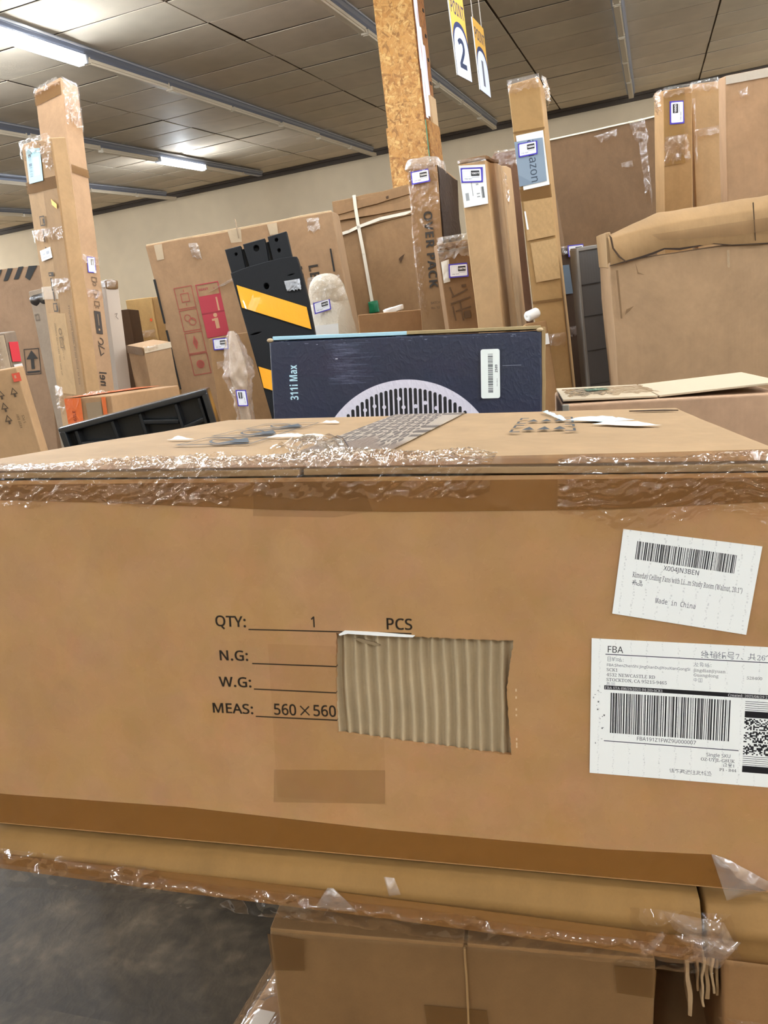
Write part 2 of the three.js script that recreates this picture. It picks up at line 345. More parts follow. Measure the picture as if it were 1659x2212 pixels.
function placed(name, label, category, q, group) {
  const t = thing(name, label, category, group); t.position.set(q[0], q[1], q[2]); t.rotation.order = 'YXZ'; t.rotation.set(q[4], q[3], q[5]); return t;
}
// the lowest y of the body so that its lowest corner just touches the floor
function foot(q) {
  const e = new THREE.Euler(q[4], q[3], q[5], 'YXZ'); let lo = 0;
  for (const sx of [-1, 1]) for (const sz of [-1, 1]) lo = Math.min(lo, V(sx * q[6] / 2, 0, sz * q[8] / 2).applyEuler(e).y);
  return -lo;
}
let boxNo = 0;
function carton(key, label, color, { name = 'carton', amp = 0.003, crush = 0.004, y0, group, step, r } = {}) {
  const q = S[key], t = placed(name, label, 'carton', q, group ?? 'shipping cartons standing about the warehouse');
  part('box_body', boardBox(q[6], y0 ?? (q[1] < 0.05 ? foot(q) : 0), q[7], q[8], { amp, crush, step, r, sd: ++boxNo }), kraft(color), t);
  return t;
}
function tape(t, key, face, pts, mat = paleTape) { return part('gap_shade', tapeOn(S[key], face, pts, 0.0035), mat, t); }
function wrap(t, key, face, pts, opt = {}, mat = filmBright) { return part('stretch_film', crumple(S[key], face, pts, { off: 0.005, cell: 0.007, freq: 34, sd: ++boxNo * 1.3, rag: 0.35, ...opt, amp: 1.4 * (opt.amp ?? 0.008) }), mat, t); }
function ink(t, key, face, pts, W, H, draw, name = 'printed_mark', off = 0.0036) { const [g, m] = inkOn(S[key], face, pts, W, H, draw, { off }); return part(name, g, m, t); }
function sticker(t, key, face, pts, mat, label, off = 0.004) { return part('sticker', sheetOn(S[key], face, pts, off), mat, t, label); }
const quadOf = (x0, y0, x1, y1) => [[x0, y1], [x1, y1], [x1, y0], [x0, y0]];
const blueSticker = 'white sticker with a blue border and a black number block';

// ---------- the big carton in front ----------
{
  const q = S.near, [, , , , , , W, H, D] = q, t = placed('carton', 'large brown carton in front with a peeled corrugated window and two white labels', 'carton', q);
  part('box_body', boardBox(W - 0.004, 0, H - 0.006, D - 0.016, { amp: 0.001, step: 0.1, r: 0.003, sd: 3 }).translate(0, 0, -0.004), kraft(0xa08763), t);
  // front panel: the printed liner with the window peeled out of it
  const s = new THREE.Shape([[-W / 2, 0.001], [W / 2, 0.001], [W / 2, H - 0.0055], [-W / 2, H - 0.0055]].map((p) => new THREE.Vector2(...p)));
  const rim = [[18, 159], [60, 158.4], [100, 157.6], [133, 157.5], [132, 152], [130, 140], [128, 125], [129, 104], [130.5, 81], [110, 81.6], [88, 83.4], [55, 86], [15, 89.5], [15.4, 104], [16, 125], [17, 145]];
  const hole = [];
  rim.forEach((a, i) => { const b = rim[(i + 1) % rim.length], n = Math.ceil(Math.hypot(a[0] - b[0], a[1] - b[1]) / 2); for (let k = 0; k < n; k++) hole.push(new THREE.Vector2((a[0] + (b[0] - a[0]) * k / n + rr(-0.35, 0.35)) / 1000, (a[1] + (b[1] - a[1]) * k / n + rr(-0.35, 0.35)) / 1000)); });
  s.holes.push(new THREE.Path(hole.reverse()));
  const CW = 2040, CH = 908, c = canvas(CW, CH), x = c.getContext('2d');
  const X = (a) => (a + 299) / 598 * CW, Y = (b) => (267 - b) / 267 * CH, U = CW / 598;
  x.fillStyle = '#ab8457'; x.fillRect(0, 0, CW, CH);
  for (let k = 0; k < 2600; k++) { x.globalAlpha = rr(0.006, 0.022); x.fillStyle = rnd() < 0.5 ? '#7d5526' : '#e0b882'; const r = rr(3, 60); x.beginPath(); x.ellipse(rnd() * CW, rnd() * CH, r * rr(0.6, 2), r, rnd() * 3, 0, 7); x.fill(); }
  for (let k = 0; k < 9000; k++) { x.globalAlpha = rr(0.03, 0.14); x.strokeStyle = rnd() < 0.5 ? '#6d471c' : '#e6c08c'; x.lineWidth = rr(0.5, 1.2); const a = rnd() * CW, b = rnd() * CH, an = rnd() * 6.3, l = rr(3, 12); x.beginPath(); x.moveTo(a, b); x.lineTo(a + l * Math.cos(an), b + l * Math.sin(an)); x.stroke(); }
  x.globalAlpha = 0.1; x.fillStyle = '#6f4a1e'; x.fillRect(X(-30), Y(150), X(47) - X(-30), 110 * U); x.globalAlpha = 1;
  const write = (txt, a0, b0, a1, b1, cap, font = 'sans-serif', ink = '#1d150c') => {
    x.save(); x.translate(X(a0), Y(b0)); x.rotate(Math.atan2(Y(b1) - Y(b0), X(a1) - X(a0)));
    x.font = (cap / 0.714 * U) + 'px ' + font; const len = Math.hypot(X(a1) - X(a0), Y(b1) - Y(b0)); x.scale(len / x.measureText(txt).width, 1); x.fillStyle = ink; x.fillText(txt, 0, 0); x.strokeStyle = ink; x.lineWidth = 1.1; x.strokeText(txt, 0, 0); x.restore();
  };
  const rule = (a0, b0, a1, b1) => { x.strokeStyle = '#1d150c'; x.lineWidth = 0.75 * U; x.beginPath(); x.moveTo(X(a0), Y(b0)); x.lineTo(X(a1), Y(b1)); x.stroke(); };
  write('QTY:', -67, 161.4, -44, 161.2, 7.2); write('1', 0.6, 162.6, 5, 162.6, 7); write('PCS', 51, 162.6, 69, 162.6, 7.4);
  rule(-43, 159.6, 68, 160.2);
  write('N.G:', -66, 137.2, -44, 137.6, 6.8); rule(-42, 135.8, 18, 135.9);
  write('W.G:', -67, 118.4, -43, 118.8, 6.8); rule(-42, 117.6, 18, 117.6);
  write('MEAS:', -74, 99.2, -43, 99.6, 6.8); write('560', -29, 100.2, -12.4, 100.4, 7.6); write('560', -1.2, 100.7, 15.4, 100.9, 7.6); x.strokeStyle = '#1d150c'; x.lineWidth = 0.8 * U; x.beginPath(); x.moveTo(X(-9.8), Y(100.7)); x.lineTo(X(-3.6), Y(107.2)); x.moveTo(X(-3.6), Y(100.9)); x.lineTo(X(-9.8), Y(107.2)); x.stroke(); rule(-42, 98, 18, 98.4);
  x.fillStyle = '#4a3a30'; for (const [a, b, r] of [[252, 12.4, 1], [255.4, 12.8, 1.2], [258, 11.8, 1.1], [254, 11, 0.8]]) { x.globalAlpha = 0.6; x.beginPath(); x.arc(X(a), Y(b), r * U, 0, 7); x.fill(); }
  x.globalAlpha = 0.55; x.fillStyle = '#e9dcc4'; for (const b of [126, 121, 113, 109, 93, 90, 88]) x.fillRect(X(133.4), Y(b), 0.9 * U, rr(1, 2.2) * U); x.globalAlpha = 1;
  const g = new THREE.ExtrudeGeometry(s, { depth: 0.0035, bevelEnabled: false }).translate(0, 0, D / 2 - 0.0035), p = g.attributes.position, uv = g.attributes.uv;
  for (let i = 0; i < p.count; i++) uv.setXY(i, p.getX(i) / W + 0.5, p.getY(i) / H);
  part('front_panel', g, new THREE.MeshPhysicalMaterial({ map: canvasTex(c), roughness: 0.55, specularIntensity: 0.5, bumpMap: dataTex(256, 256, (u, v) => 128 + 40 * tileNoise(u, v, 12, 61) + 30 * tileNoise(u, v, 40, 62)), bumpScale: 0.0003 }), t);
  // bare flutes behind the window
  {
    const nx = 340, ny = 24, f = new THREE.PlaneGeometry(0.124, 0.086, nx, ny), a = f.attributes.position, w2 = f.attributes.uv;
    for (let i = 0; i < a.count; i++) {
      const u = a.getX(i), v = a.getY(i), ph = (u + 0.0012 * N3(u * 30, v * 24, 2)) / 0.00735;
      const wv = Math.abs(Math.cos(Math.PI * ph));
      a.setZ(i, -0.0038 + 0.0038 * Math.pow(wv, 2.4) + 0.0003 * N3(u * 300, v * 120, 5)); w2.setXY(i, u, v);
    }
    f.computeVertexNormals();
    part('corrugated_board', f.translate(0.074, 0.121, D / 2 - 0.0026), kraft(0xc0aa85), t, 'window of bare grey-brown corrugated board');
  }
  // ragged strip of white liner along the top of the window, and a torn sliver
  part('torn_liner', sheetOn(q, 'F', [[20, 158.6], [24, 161.2], [46, 160.8], [70.5, 159.4], [69, 158.2], [45, 158.6], [26, 159.3], [20.6, 157.8]], 0.0006, 0.0012), paperWhite, t, 'narrow strip of torn white liner');
  part('torn_liner', sheetOn(q, 'F', [[29, 155], [33, 155.4], [43, 152.8], [47, 151.2], [44, 150.6], [34, 152.6]], -0.0028, 0.0012), kraft(0xb39a74), t);
  // top: two flaps that meet under the tape
  for (const sx of [-1, 1]) {
    const f = boardBox(W / 2 - 0.002, 0, 0.0045, D, { r: 0.0015, amp: 0.0022, step: 0.05, freq: 6, sd: sx + 5 });
    part('top_flap', f.translate(sx * W / 4, H - 0.0045, 0), kraft(0xab8a60), t);
  }
  tapeOnTop();
  function tapeOnTop() {
    // the printed shiny tape over the seam, with trapped air in cells
    const cells = dataTex(512, 1024, (u, v) => {
      const gx = u * 15, gy = v * 13, ix = Math.floor(gx), iy = Math.floor(gy); let d1 = 9, d2 = 9;
      for (let j = -1; j <= 1; j++) for (let i = -1; i <= 1; i++) { const a = ix + i, b = iy + j, h1 = Math.abs(Math.sin(a * 127.1 + b * 311.7) * 43758.5) % 1, h2 = Math.abs(Math.sin(a * 269.5 + b * 183.3) * 24634.6) % 1, d = Math.hypot(a + 0.2 + 0.6 * h1 - gx, b + 0.2 + 0.6 * h2 - gy); if (d < d1) { d2 = d1; d1 = d; } else if (d < d2) d2 = d; }
      const edge = (d2 - d1) * (0.8 + 0.5 * Math.sin(gx * 3 + gy)), on = Math.max(0, Math.min(1, (v - 0.22 + 0.08 * Math.sin(u * 9)) * 12)), e = edge < 0.15 ? 1 : 0;
      const base = [118, 97, 78], lightC = [172, 156, 136], cell = [72, 58, 46];
      return base.map((b, k) => b * (1 - on) + on * (e ? lightC[k] : cell[k] + 12 * d1));
    }, true, false);
    const m = new THREE.MeshPhysicalMaterial({ map: cells, roughness: 0.5, clearcoat: 0.25, clearcoatRoughness: 0.2, bumpMap: wrinkle, bumpScale: 0.002 });
    part('seam_tape', sheetOn(q, 'T', [[-60, -296], [34, -296], [38, 262], [-31, 262]], 0.0012, 0.0006), m, t, 'shiny grey-brown tape with trapped air over the top seam');
    part('seam_tape', sheetOn(q, 'F', [[-32, 261], [38, 261], [46, 240], [20, 236], [-34, 237]], 0.0008, 0.0004), tapeClear(0x9a6c3a, 0.08), t);
  }
  tapePiece('T', [[-298, 296.5], [298, 296.5], [298, 236], [212, 246], [120, 252], [-40, 254], [-298, 262]], brownTape, 0.0014);
  tapePiece('F', [[-298, 259], [298, 259], [298, 246], [240, 243], [180, 240.5], [60, 239.5], [-20, 241], [-140, 246], [-298, 250]], brownTape, 0.0002);
  tapePiece('F', [[-298, 26], [-240, 25.4], [-100, 26.6], [45, 22], [187, 21], [254, 23.5], [262, 17], [268, 9], [285, 2], [-298, 2]], brownTape, 0.0002);
  tapePiece('F', [[-31, 60], [47, 65], [46, 41], [-33, 36]], tapeClear(0x9a7040, 0.1), 0.0002);
  function tapePiece(face, pts, m, off) { part('gap_shade', tapeOn(q, face, pts, off, 0.0004), m, t); }
  // printed handling marks on the flaps
  const marks = (pts, draw) => { const [g2, m2] = inkOn(q, 'T', pts, 256, 256, draw, { off: 0.0022 }); part('printed_mark', g2, m2, t); };
  marks([[-200, -165], [-115, -165], [-92, 130], [-180, 130]], (c2) => {
    c2.strokeStyle = c2.fillStyle = '#28323a'; c2.lineWidth = 5;
    for (const [a, b] of [[10, 6], [0, 92], [6, 176]]) { c2.strokeRect(a + 20, b + 6, 200, 66); c2.beginPath(); c2.ellipse(a + 110, b + 40, 46, 20, 0.4, 0, 7); c2.stroke(); c2.beginPath(); c2.moveTo(a + 150, b + 14); c2.lineTo(a + 205, b + 60); c2.lineTo(a + 120, b + 62); c2.fill(); }
  });
  marks([[114, -140], [172, -140], [174, 60], [114, 64]], (c2) => {
    c2.strokeStyle = c2.fillStyle = '#232a30'; c2.lineWidth = 10;
    for (const [y0, y1] of [[8, 110], [150, 246]]) for (const [a, sa] of [[10, 1], [246, -1]]) { c2.beginPath(); c2.moveTo(a + sa * 34, y0); c2.lineTo(a, y0); c2.lineTo(a, y0 + 34); c2.stroke(); c2.beginPath(); c2.moveTo(a + sa * 34, y1); c2.lineTo(a, y1); c2.lineTo(a, y1 - 34); c2.stroke(); }
    for (const [a, b] of [[70, 60], [130, 60], [190, 60], [70, 200], [130, 200], [190, 200]]) { c2.beginPath(); c2.moveTo(a, b - 26); c2.lineTo(a + 24, b + 22); c2.lineTo(a - 24, b + 22); c2.fill(); }
  });
  // slit and torn corner near the far right of the top, scraps of torn paper
  part('torn_slit', sheetOn(q, 'T', [[236, -222], [252, -226], [276, -228], [290, -214], [268, -217], [250, -216]], 0.0014, 0.0012), paperTone(0x3b2a1a, 0.9), t);
  const scrap = paperTone(0xb6c8d2, 0.5), scrapPale = paperTone(0xd9d6cd, 0.5);
  for (const [pts, m] of [[[[135, -256], [138, -257], [165, -86], [161, -74]], scrap], [[[163, -86], [200, -98], [231, -66], [204, -44], [190, -58]], scrap], [[[188, -20], [203, -32], [248, 18], [226, 22], [204, 10]], scrapPale], [[[-120, -148], [-96, -148], [-94, -136], [-106, -138]], scrapPale], [[[-117, 58], [-90, 50], [-52, 54], [-60, 64], [-100, 66]], scrapPale], [[[-214, 56], [-186, 54], [-188, 62], [-204, 64]], scrapPale]])
    part('paper_scrap', crumple(q, 'T', pts.slice(0, 4), { off: 0.002, amp: 0.004, cell: 0.006, freq: 50, sd: pts[0][0] }), new THREE.MeshStandardMaterial({ color: m.color, roughness: 0.5, side: THREE.DoubleSide }), t);
  // crumpled clear film over the top front edge and at the corners
  const wrapFront = (u0, u1, zBack, yLow, sd, amp, rag) => {
    const nu = Math.round((u1 - u0) / 0.0022), nv = 44, g2 = new THREE.PlaneGeometry(1, 1, nu, nv), a = g2.attributes.position, w2 = g2.attributes.uv;
    for (let i = 0; i < a.count; i++) {
      const u = a.getX(i) + 0.5, v0 = 0.5 - a.getY(i), px = u0 + (u1 - u0) * u, low = yLow + rag * (N3(px * 22, sd, 1) + 0.5 * N3(px * 70, sd, 2));
      const top = D / 2 - zBack + 0.006 * N3(px * 40, sd, 7), L = top + (H - low), d = v0 * L;
      const y = d < top ? H + 0.002 : H + 0.002 - (d - top), z = d < top ? zBack + 0.006 * N3(px * 40, sd, 7) * (1 - v0) + d : D / 2 + 0.0015;
      const rid = Math.max(0, 1 - Math.abs(2.2 * N3(px * 75 + sd, d * 190, sd))) * 0.6 + Math.max(0, 1 - Math.abs(2.2 * N3(px * 210, d * 330, sd + 3))) * 0.4;
      const o = amp * rid * Math.min(1, 8 * Math.min(u, 1 - u) + 0.1) * (0.25 + 0.75 * Math.max(0, Math.min(1, 0.5 + 1.4 * N3(px * 12, d * 20, sd + 8))));
      a.setXYZ(i, px, y + (d < top ? o : o * 0.2), z + (d < top ? o * 0.2 : o)); w2.setXY(i, px, d);
    }
    g2.computeVertexNormals(); part('stretch_film', g2, film, t, 'crumpled clear film along the top front edge');
  };
  wrapFront(-0.298, -0.05, 0.268, 0.243, 2, 0.007, 0.008);
  wrapFront(-0.12, 0.12, 0.235, 0.246, 11, 0.008, 0.008);
  wrapFront(0.16, 0.297, 0.285, 0.232, 21, 0.006, 0.012);
  part('stretch_film', crumple(q, 'T', [[-36, 185], [2, 178], [14, 255], [-44, 262]], { off: 0.002, amp: 0.014, cell: 0.004, freq: 45, sd: 4, rag: 0.3 }), film, t);
  part('stretch_film', crumple(q, 'F', [[252, 25], [262, 22], [292, 6], [262, -6]], { off: 0.001, amp: 0.006, cell: 0.003, freq: 60, sd: 14 }), filmMilky, t);
  // the two labels
  const ghost = (c2, w, h, n) => { c2.fillStyle = '#c3c5c4'; for (let k = 0; k < n; k++) { const a = (0.04 + 0.92 * k / (n - 1)) * w; for (let b = 0; b < h; b += rr(6, 18)) { c2.globalAlpha = rr(0.1, 0.6); c2.fillRect(a + rr(-5, 5), b, rr(2, 9), rr(3, 10)); } } c2.globalAlpha = 1; };
  const small = stickerMat(640, 400, (c2, w, h) => {
    c2.fillStyle = '#f1f3ef'; c2.fillRect(0, 0, w, h); ghost(c2, w, h, 11);
    bars(c2, 74, 46, 470, 84, '#17171c', 1.5, 6);
    c2.fillStyle = '#33343a'; c2.font = '30px sans-serif'; c2.fillText('X004JN3BEN', 214, 162);
    c2.font = '27px serif'; c2.save(); c2.translate(72, 214); c2.scale(0.66, 1.2); c2.fillText('Kimeday Ceiling Fans with Li...m Study Room (Walnut, 20.1")', 0, 0); c2.restore();
    strokeText(c2, '新品', 74, 226, 26);
    c2.font = '31px monospace'; c2.save(); c2.translate(196, 318); c2.scale(0.8, 1.05); c2.fillText('Made in China', 0, 0); c2.restore();
  });
  part('shipping_label', sheetOn(q, 'F', [[198, 229], [275, 219], [268, 166], [192, 177]], 0.0006, 0.0004), small, t, 'small white barcode label stuck at a tilt');
  const big = stickerMat(1200, 880, (c2, w, h) => {
    c2.fillStyle = '#f1f3ef'; c2.fillRect(0, 0, w, h); ghost(c2, w, h, 13);
    const T = (s, a, b, px, f = 'serif', col = '#2b2c33') => { c2.fillStyle = col; c2.font = px + 'px ' + f; c2.fillText(s, a, b); };
    T('FBA', 92, 84, 56, 'sans-serif', '#111'); strokeText(c2, '纸箱编号7、共26个纸箱-16', 640, 44, 46, '#777a80');
    c2.fillStyle = '#25263a'; c2.fillRect(84, 94, 1100, 5);
    strokeText(c2, '目的地:', 92, 112, 30, '#8a8c92'); T('FBA:ShenZhenShi JingDianDuJiYouXianGongSi', 92, 172, 24, 'sans-serif', '#55575f');
    T('SCK1', 92, 204, 28); T('4532 NEWCASTLE RD', 92, 236, 28); T('STOCKTON, CA 95215-9465', 92, 268, 28); strokeText(c2, '美国', 92, 276, 26, '#9a9ca2');
    strokeText(c2, '发货地:', 600, 116, 30, '#8a8c92'); T('jingdianjiyuan', 600, 176, 26, 'serif', '#666'); T('Guangdong', 600, 206, 26, 'serif', '#666'); T('528400', 900, 206, 26, 'serif', '#666'); strokeText(c2, '中国', 600, 216, 26, '#9a9ca2');
    c2.fillStyle = '#131318'; c2.fillRect(80, 296, 1110, 26); T('FBA STA (08/29/2025 04:20)-SCK1', 84, 318, 22, 'serif', '#eee'); T('Created: 2025/08/29 21:20 PDT (-07)', 800, 318, 22, 'serif', '#eee');
    bars(c2, 120, 342, 700, 262, '#15151b', 2, 8);
    T('FBA191Z1FWZ9U000007', 280, 640, 32, 'sans-serif', '#3c3d44'); c2.fillStyle = '#25263a'; c2.fillRect(84, 656, 790, 5);
    T('Single SKU', 690, 710, 30, 'sans-serif', '#50525a'); T('OZ-UYJL-G8UK', 660, 740, 28); strokeText(c2, '数量1', 790, 746, 26); T('P1 - B44', 770, 798, 26, 'serif', '#222');
    strokeText(c2, '请不要遮住此标签', 480, 808, 30, '#5a5c62');
    for (const [b, k] of [[342, 5], [690, 5]]) for (let j = 0; j < k; j++) { c2.fillStyle = '#15151b'; c2.fillRect(900, b + j * 13, 270, 3); }
    c2.fillRect(900, 404, 270, 40); c2.fillRect(900, 752, 270, 42);
    for (let r = 0; r < 3; r++) for (let b = 0; b < 9; b++) for (let a = 0; a < 32; a++) if (rnd() < 0.5) c2.fillRect(900 + a * 8.4, 450 + r * 79 + b * 8, 8.6, 8.2);
    for (let k = 0; k < 14; k++) { c2.fillStyle = '#1b1b20'; c2.globalAlpha = rr(0.3, 0.9); c2.fillRect(rr(8, 80), rr(300, 700), rr(3, 10), rr(3, 12)); } c2.globalAlpha = 1;
  });
  part('shipping_label', sheetOn(q, 'F', [[180, 161], [298, 158.4], [298, 70.6], [179, 73]], 0.0006, 0.0004), big, t, 'large white shipping label with a wide barcode');
}
// plain pen strokes for the printed characters that the fonts here lack; each on a ten by ten grid
function strokeText(c, txt, x, y, s, ink = '#4a4b52') {
  const G = {
    '新': '1242 4145 0565 2527 4325 3529 7061 6169 6494 8499', '品': '3070 3074 7074 3474 0646 0609 4649 0949 6696 6669 9699 6999', '纸': '2003 0343 4306 0646 0929 6040 5159 5195 7179 5595 7899', '箱': '1022 1141 6071 6191 0444 2239 2504 5393 5359 9399 5595 5797 5999',
    '编': '2003 0333 3306 0636 0839 5191 5159 5595 5696 6669 9699', '号': '2080 2023 8083 2383 0595 2537 3787 8789 8959', '共': '2272 3037 7077 0696 3709 6799', '个': '5004 5094 5359', '目': '2080 2029 8089 2989 2383 2686', '的': '2011 1148 1118 4148 1444 1848 6052 5292 9298 9878 6475', '地': '1217 0343 0846 4449 4998 4485 8589 6067',
    '美': '3041 7061 1191 2383 0595 1050 5009 5599', '国': '1090 1019 9099 1999 3272 3575 3878 5258', '发': '3024 2494 6173 4409 4678 7839 4699', '货': '3013 2025 4083 5045 4585 2579 2529 7579 5757', '中': '1282 1216 8286 1686 5059', '数': '1040 2504 2060 0434 2628 0739 7052 6292 8259 6599', '量': '2080 2023 8083 2383 0494 2686 5459 2828 1999', '请': '1022 0323 2328 2838 4191 6064 4393 5595 5559 9599 5797', '不': '0191 5104 5159 6497', '要': '0191 2282 2224 8284 2484 4505 0696 3609 7699', '遮': '1021 0424 2428 0999 4191 4147 5393 6365 8385', '住': '2004 1419 6071 4292 7279 4595 3999', '此': '2028 0709 0838 4048 6068 6899 9997 6492', '标': '2029 0343 2305 5191 4494 7479 5658 9699', '签': '1022 6071 5024 5096 3565 2637 5657 8677 0999', '、': '2749',
  };
  c.strokeStyle = c.fillStyle = ink; c.lineWidth = Math.max(1, s / 13);
  for (const ch of txt) {
    if (G[ch]) { for (const st of G[ch].split(' ')) { const [a, b, d, e] = [...st].map(Number); c.beginPath(); c.moveTo(x + a * s / 10, y + b * s / 10); c.lineTo(x + d * s / 10, y + e * s / 10); c.stroke(); } x += s * 1.04; }
    else { c.font = s * 0.95 + 'px serif'; c.fillText(ch, x, y + s * 0.86); x += s * 0.52; }
  }
}
// ---------- flat cartons squeezed under it ----------
function flatCarton(label, pts, tone) {  // tones are darkened to carry the shade under the stack
  const q = S.near, t = placed('flat_carton', label, 'carton', q, 'flat cartons squeezed under the front carton');
  const [tl, tr, br, bl] = pts.map((p) => [p[0] / 1000, p[1] / 1000]), nx = 30, ny = 8, g = new THREE.BoxGeometry(1, 1, 0.58, nx, ny, 6), p = g.attributes.position, uv = g.attributes.uv;
  for (let i = 0; i < p.count; i++) {
    const u = p.getX(i) + 0.5, v = 0.5 - p.getY(i), z = p.getZ(i), ft = (z + 0.29) / 0.58;
    const x = (tl[0] * (1 - u) + tr[0] * u) * (1 - v) + (bl[0] * (1 - u) + br[0] * u) * v; let y = (tl[1] * (1 - u) + tr[1] * u) * (1 - v) + (bl[1] * (1 - u) + br[1] * u) * v;
    const lip = ft > 0.95 ? -0.006 * Math.pow(Math.max(0, 1 - v * 2.2), 2) + 0.0035 * Math.exp(-(((v - 0.32) / 0.16) ** 2)) - 0.004 * Math.pow(Math.max(0, (v - 0.75) * 4), 2) : 0;
    const sag = 0.0015 * N3(x * 14, v * 3, z * 3);
    if (ft < 0.9) y -= 0.012 * (1 - ft) * (v < 0.5 ? 1 : 0);
    p.setXYZ(i, x, y + sag * 0.6 - (v < 0.5 ? 0.001 : 0), z + lip + sag); uv.setXY(i, x, Math.abs(z) > 0.285 ? y : z);
  }
  g.computeVertexNormals();
  part('box_body', smoothByPlace(g).translate(0, 0, S.near[8] / 2 + 0.012 - 0.29), kraft(tone), t);
  return t;
}
{
  const t = flatCarton('flat crushed brown carton squeezed under the big carton in front, film hanging from it', [[-262, -3.5], [245.4, -3.5], [247, -42], [-262, -27]], 0x9a733a);
  const q = { ...S.near }; q[8] = S.near[8] + 0.024; q[6] = 0; q[7] = 0;
  part('gap_shade', tapeOn(q, 'F', [[-255, -14], [-60, -15], [40, -18], [246, -24], [246, -40], [45, -33], [-130, -29], [-255, -25]], 0.0035, 0.0004), tapeClear(0x9d6f3a, 0.55), t);
  for (const [pts, sd, m] of [[[[-255, -8], [-120, -12], [-100, -31], [-255, -42]], 31, film], [[[-160, -18], [0, -22], [30, -41], [-180, -40]], 33, film], [[[-20, -22], [110, -24], [130, -44], [-40, -40]], 37, film], [[[100, -26], [250, -30], [254, -48], [90, -44]], 41, film], [[[203, -7], [262, -5], [270, -41], [206, -43]], 45, film], [[[222, -7], [258, -11], [267, -29], [230, -20]], 47, filmBright], [[[238, -21], [268, -23], [256, -43], [242, -40]], 49, filmBright], [[[209, -38], [213, -40], [226, -22], [223, -20]], 53, filmBright], [[[236, -40], [240, -41], [254, -27], [251, -26]], 55, filmBright], [[[230, -22], [232, -25], [266, -29], [266, -26]], 57, filmBright]])
    part('stretch_film', crumple(q, 'F', pts, { off: 0.004, amp: 0.007, cell: 0.0035, freq: 38, sd, rag: 0.12 }), m, t, 'crumpled clear film');
  for (const [pts, sd] of [[[[47, -2], [54, -2], [58, -14], [50, -16]], 3], [[[8, -14], [12, -14], [28, -30], [-2, -30]], 5]]) part('stretch_film', crumple(q, 'F', pts, { off: 0.004, amp: 0.006, cell: 0.003, freq: 60, sd }), filmMilky, t);
}
flatCarton('second flat brown carton end at the right, behind the gap with torn clear film', [[249, -6], [300, -6], [300, -43], [249, -42]], 0x98713a);

// ---------- cartons below ----------
{
  const t = carton('LC', 'lower brown carton with a creased seam down its front, under the flat cartons', 0x84633a, { amp: 0.0015, crush: 0, step: 0.05 });  // board colour darkened to carry the shade it lies in
  for (const p of [[[-140, 139], [-112, 136], [-114, 108], [-139, 106]], [[112, 135], [140, 134], [139.5, 110], [114, 112]], [[-24, 86], [22, 86], [24, 60], [-22, 60]]]) part('gap_shade', tapeOn(S.LC, 'F', p, 0.0016, 0.0003), dullTape, t);
  part('crease', boardBox(0.0018, 0.01, 0.139, 0.003, { r: 0.0008, amp: 0.0012, step: 0.008, freq: 30 }).translate(0.008, 0, S.LC[8] / 2 + 0.0002), kraft(0xa58252), t);
  part('top_flap', boardBox(0.146, 0.138, 0.1415, 0.35, { r: 0.001, amp: 0.002, step: 0.04 }).translate(-0.066, 0, 0.003), kraft(0x9c7648), t);
  part('top_flap', boardBox(0.13, 0.138, 0.1415, 0.35, { r: 0.001, amp: 0.002, step: 0.04 }).translate(0.074, 0, 0.003), kraft(0x9c7648), t);
}
{
  const q = S.LC2; q[6] = 0.16; q[0] += 0.043; q[1] += 0.007; q[2] += 0.01;
  const t = carton('LC2', 'lower right brown carton with ragged torn board edges hanging at its left', 0x9a7244, { amp: 0.0015, crush: 0, step: 0.05 });
  for (let k = 0; k < 6; k++) {
    const L = [0.05, 0.03, 0.042, 0.036, 0.03, 0.034][k], g = boardBox(0.0019 + 0.0012 * (k % 3 === 0), 0.139 - L, 0.14, 0.02, { r: 0.0006, amp: 0.0028, step: 0.004, freq: 55, sd: 100 + k * 7 });
    part('torn_edge', g.translate(-0.083 - 0.0031 * (5 - k) - (k === 0 ? 0.004 : 0), 0, S.LC2[8] / 2 - 0.012 - 0.002 * (k % 2)), kraft([0xb0936c, 0x8a6c48, 0xb89b74, 0xa0825a, 0xb0936c, 0x94774f][k]), t);
  }
  part('stretch_film', crumple(S.LC2, 'F', [[-84, 96], [-20, 90], [60, 76], [-70, 70]], { off: 0.003, amp: 0.006, cell: 0.004, freq: 40, sd: 51, rag: 0.2 }), film, t);
}
{
  S.base = [0.055, 0, -0.545, -0.36, 0, 0, 0.5, 0.8, 0.6];
  const t = carton('base', 'bottom brown carton wrapped in film, only its upper left edge showing above the floor', 0xb58a58, { amp: 0.002, crush: 0.002 });
  wrap(t, 'base', 'L', [[-250, 801], [290, 801], [290, 700], [-250, 700]], { amp: 0.006 });
  wrap(t, 'base', 'T', [[-246, -60], [-190, -60], [-190, 296], [-246, 296]], { amp: 0.006 });
  part('gap_shade', tapeOn(S.base, 'T', [[-240, -20], [-222, -20], [-222, 290], [-240, 290]], 0.003), paperTone(0xe8e6e2, 0.3), t, 'white strip of tape');
}
{
  S.gap = [0.205, 0.803, -0.93, -0.2, 0, 0, 0.2, 0.09, 0.03];  // added box, its near-black colour stands in for deep shade in the gap
  const t = carton('gap', 'added nearly black box standing in for the deep shade between the two lower cartons', 0x1c1815, { amp: 0.001, crush: 0, y0: 0 });
  part('box_panel', boardBox(0.19, 0.0, 0.06, 0.004, { r: 0.001, amp: 0.001 }).translate(0, 0, 0.0175), kraft(0x352b25), t);
}
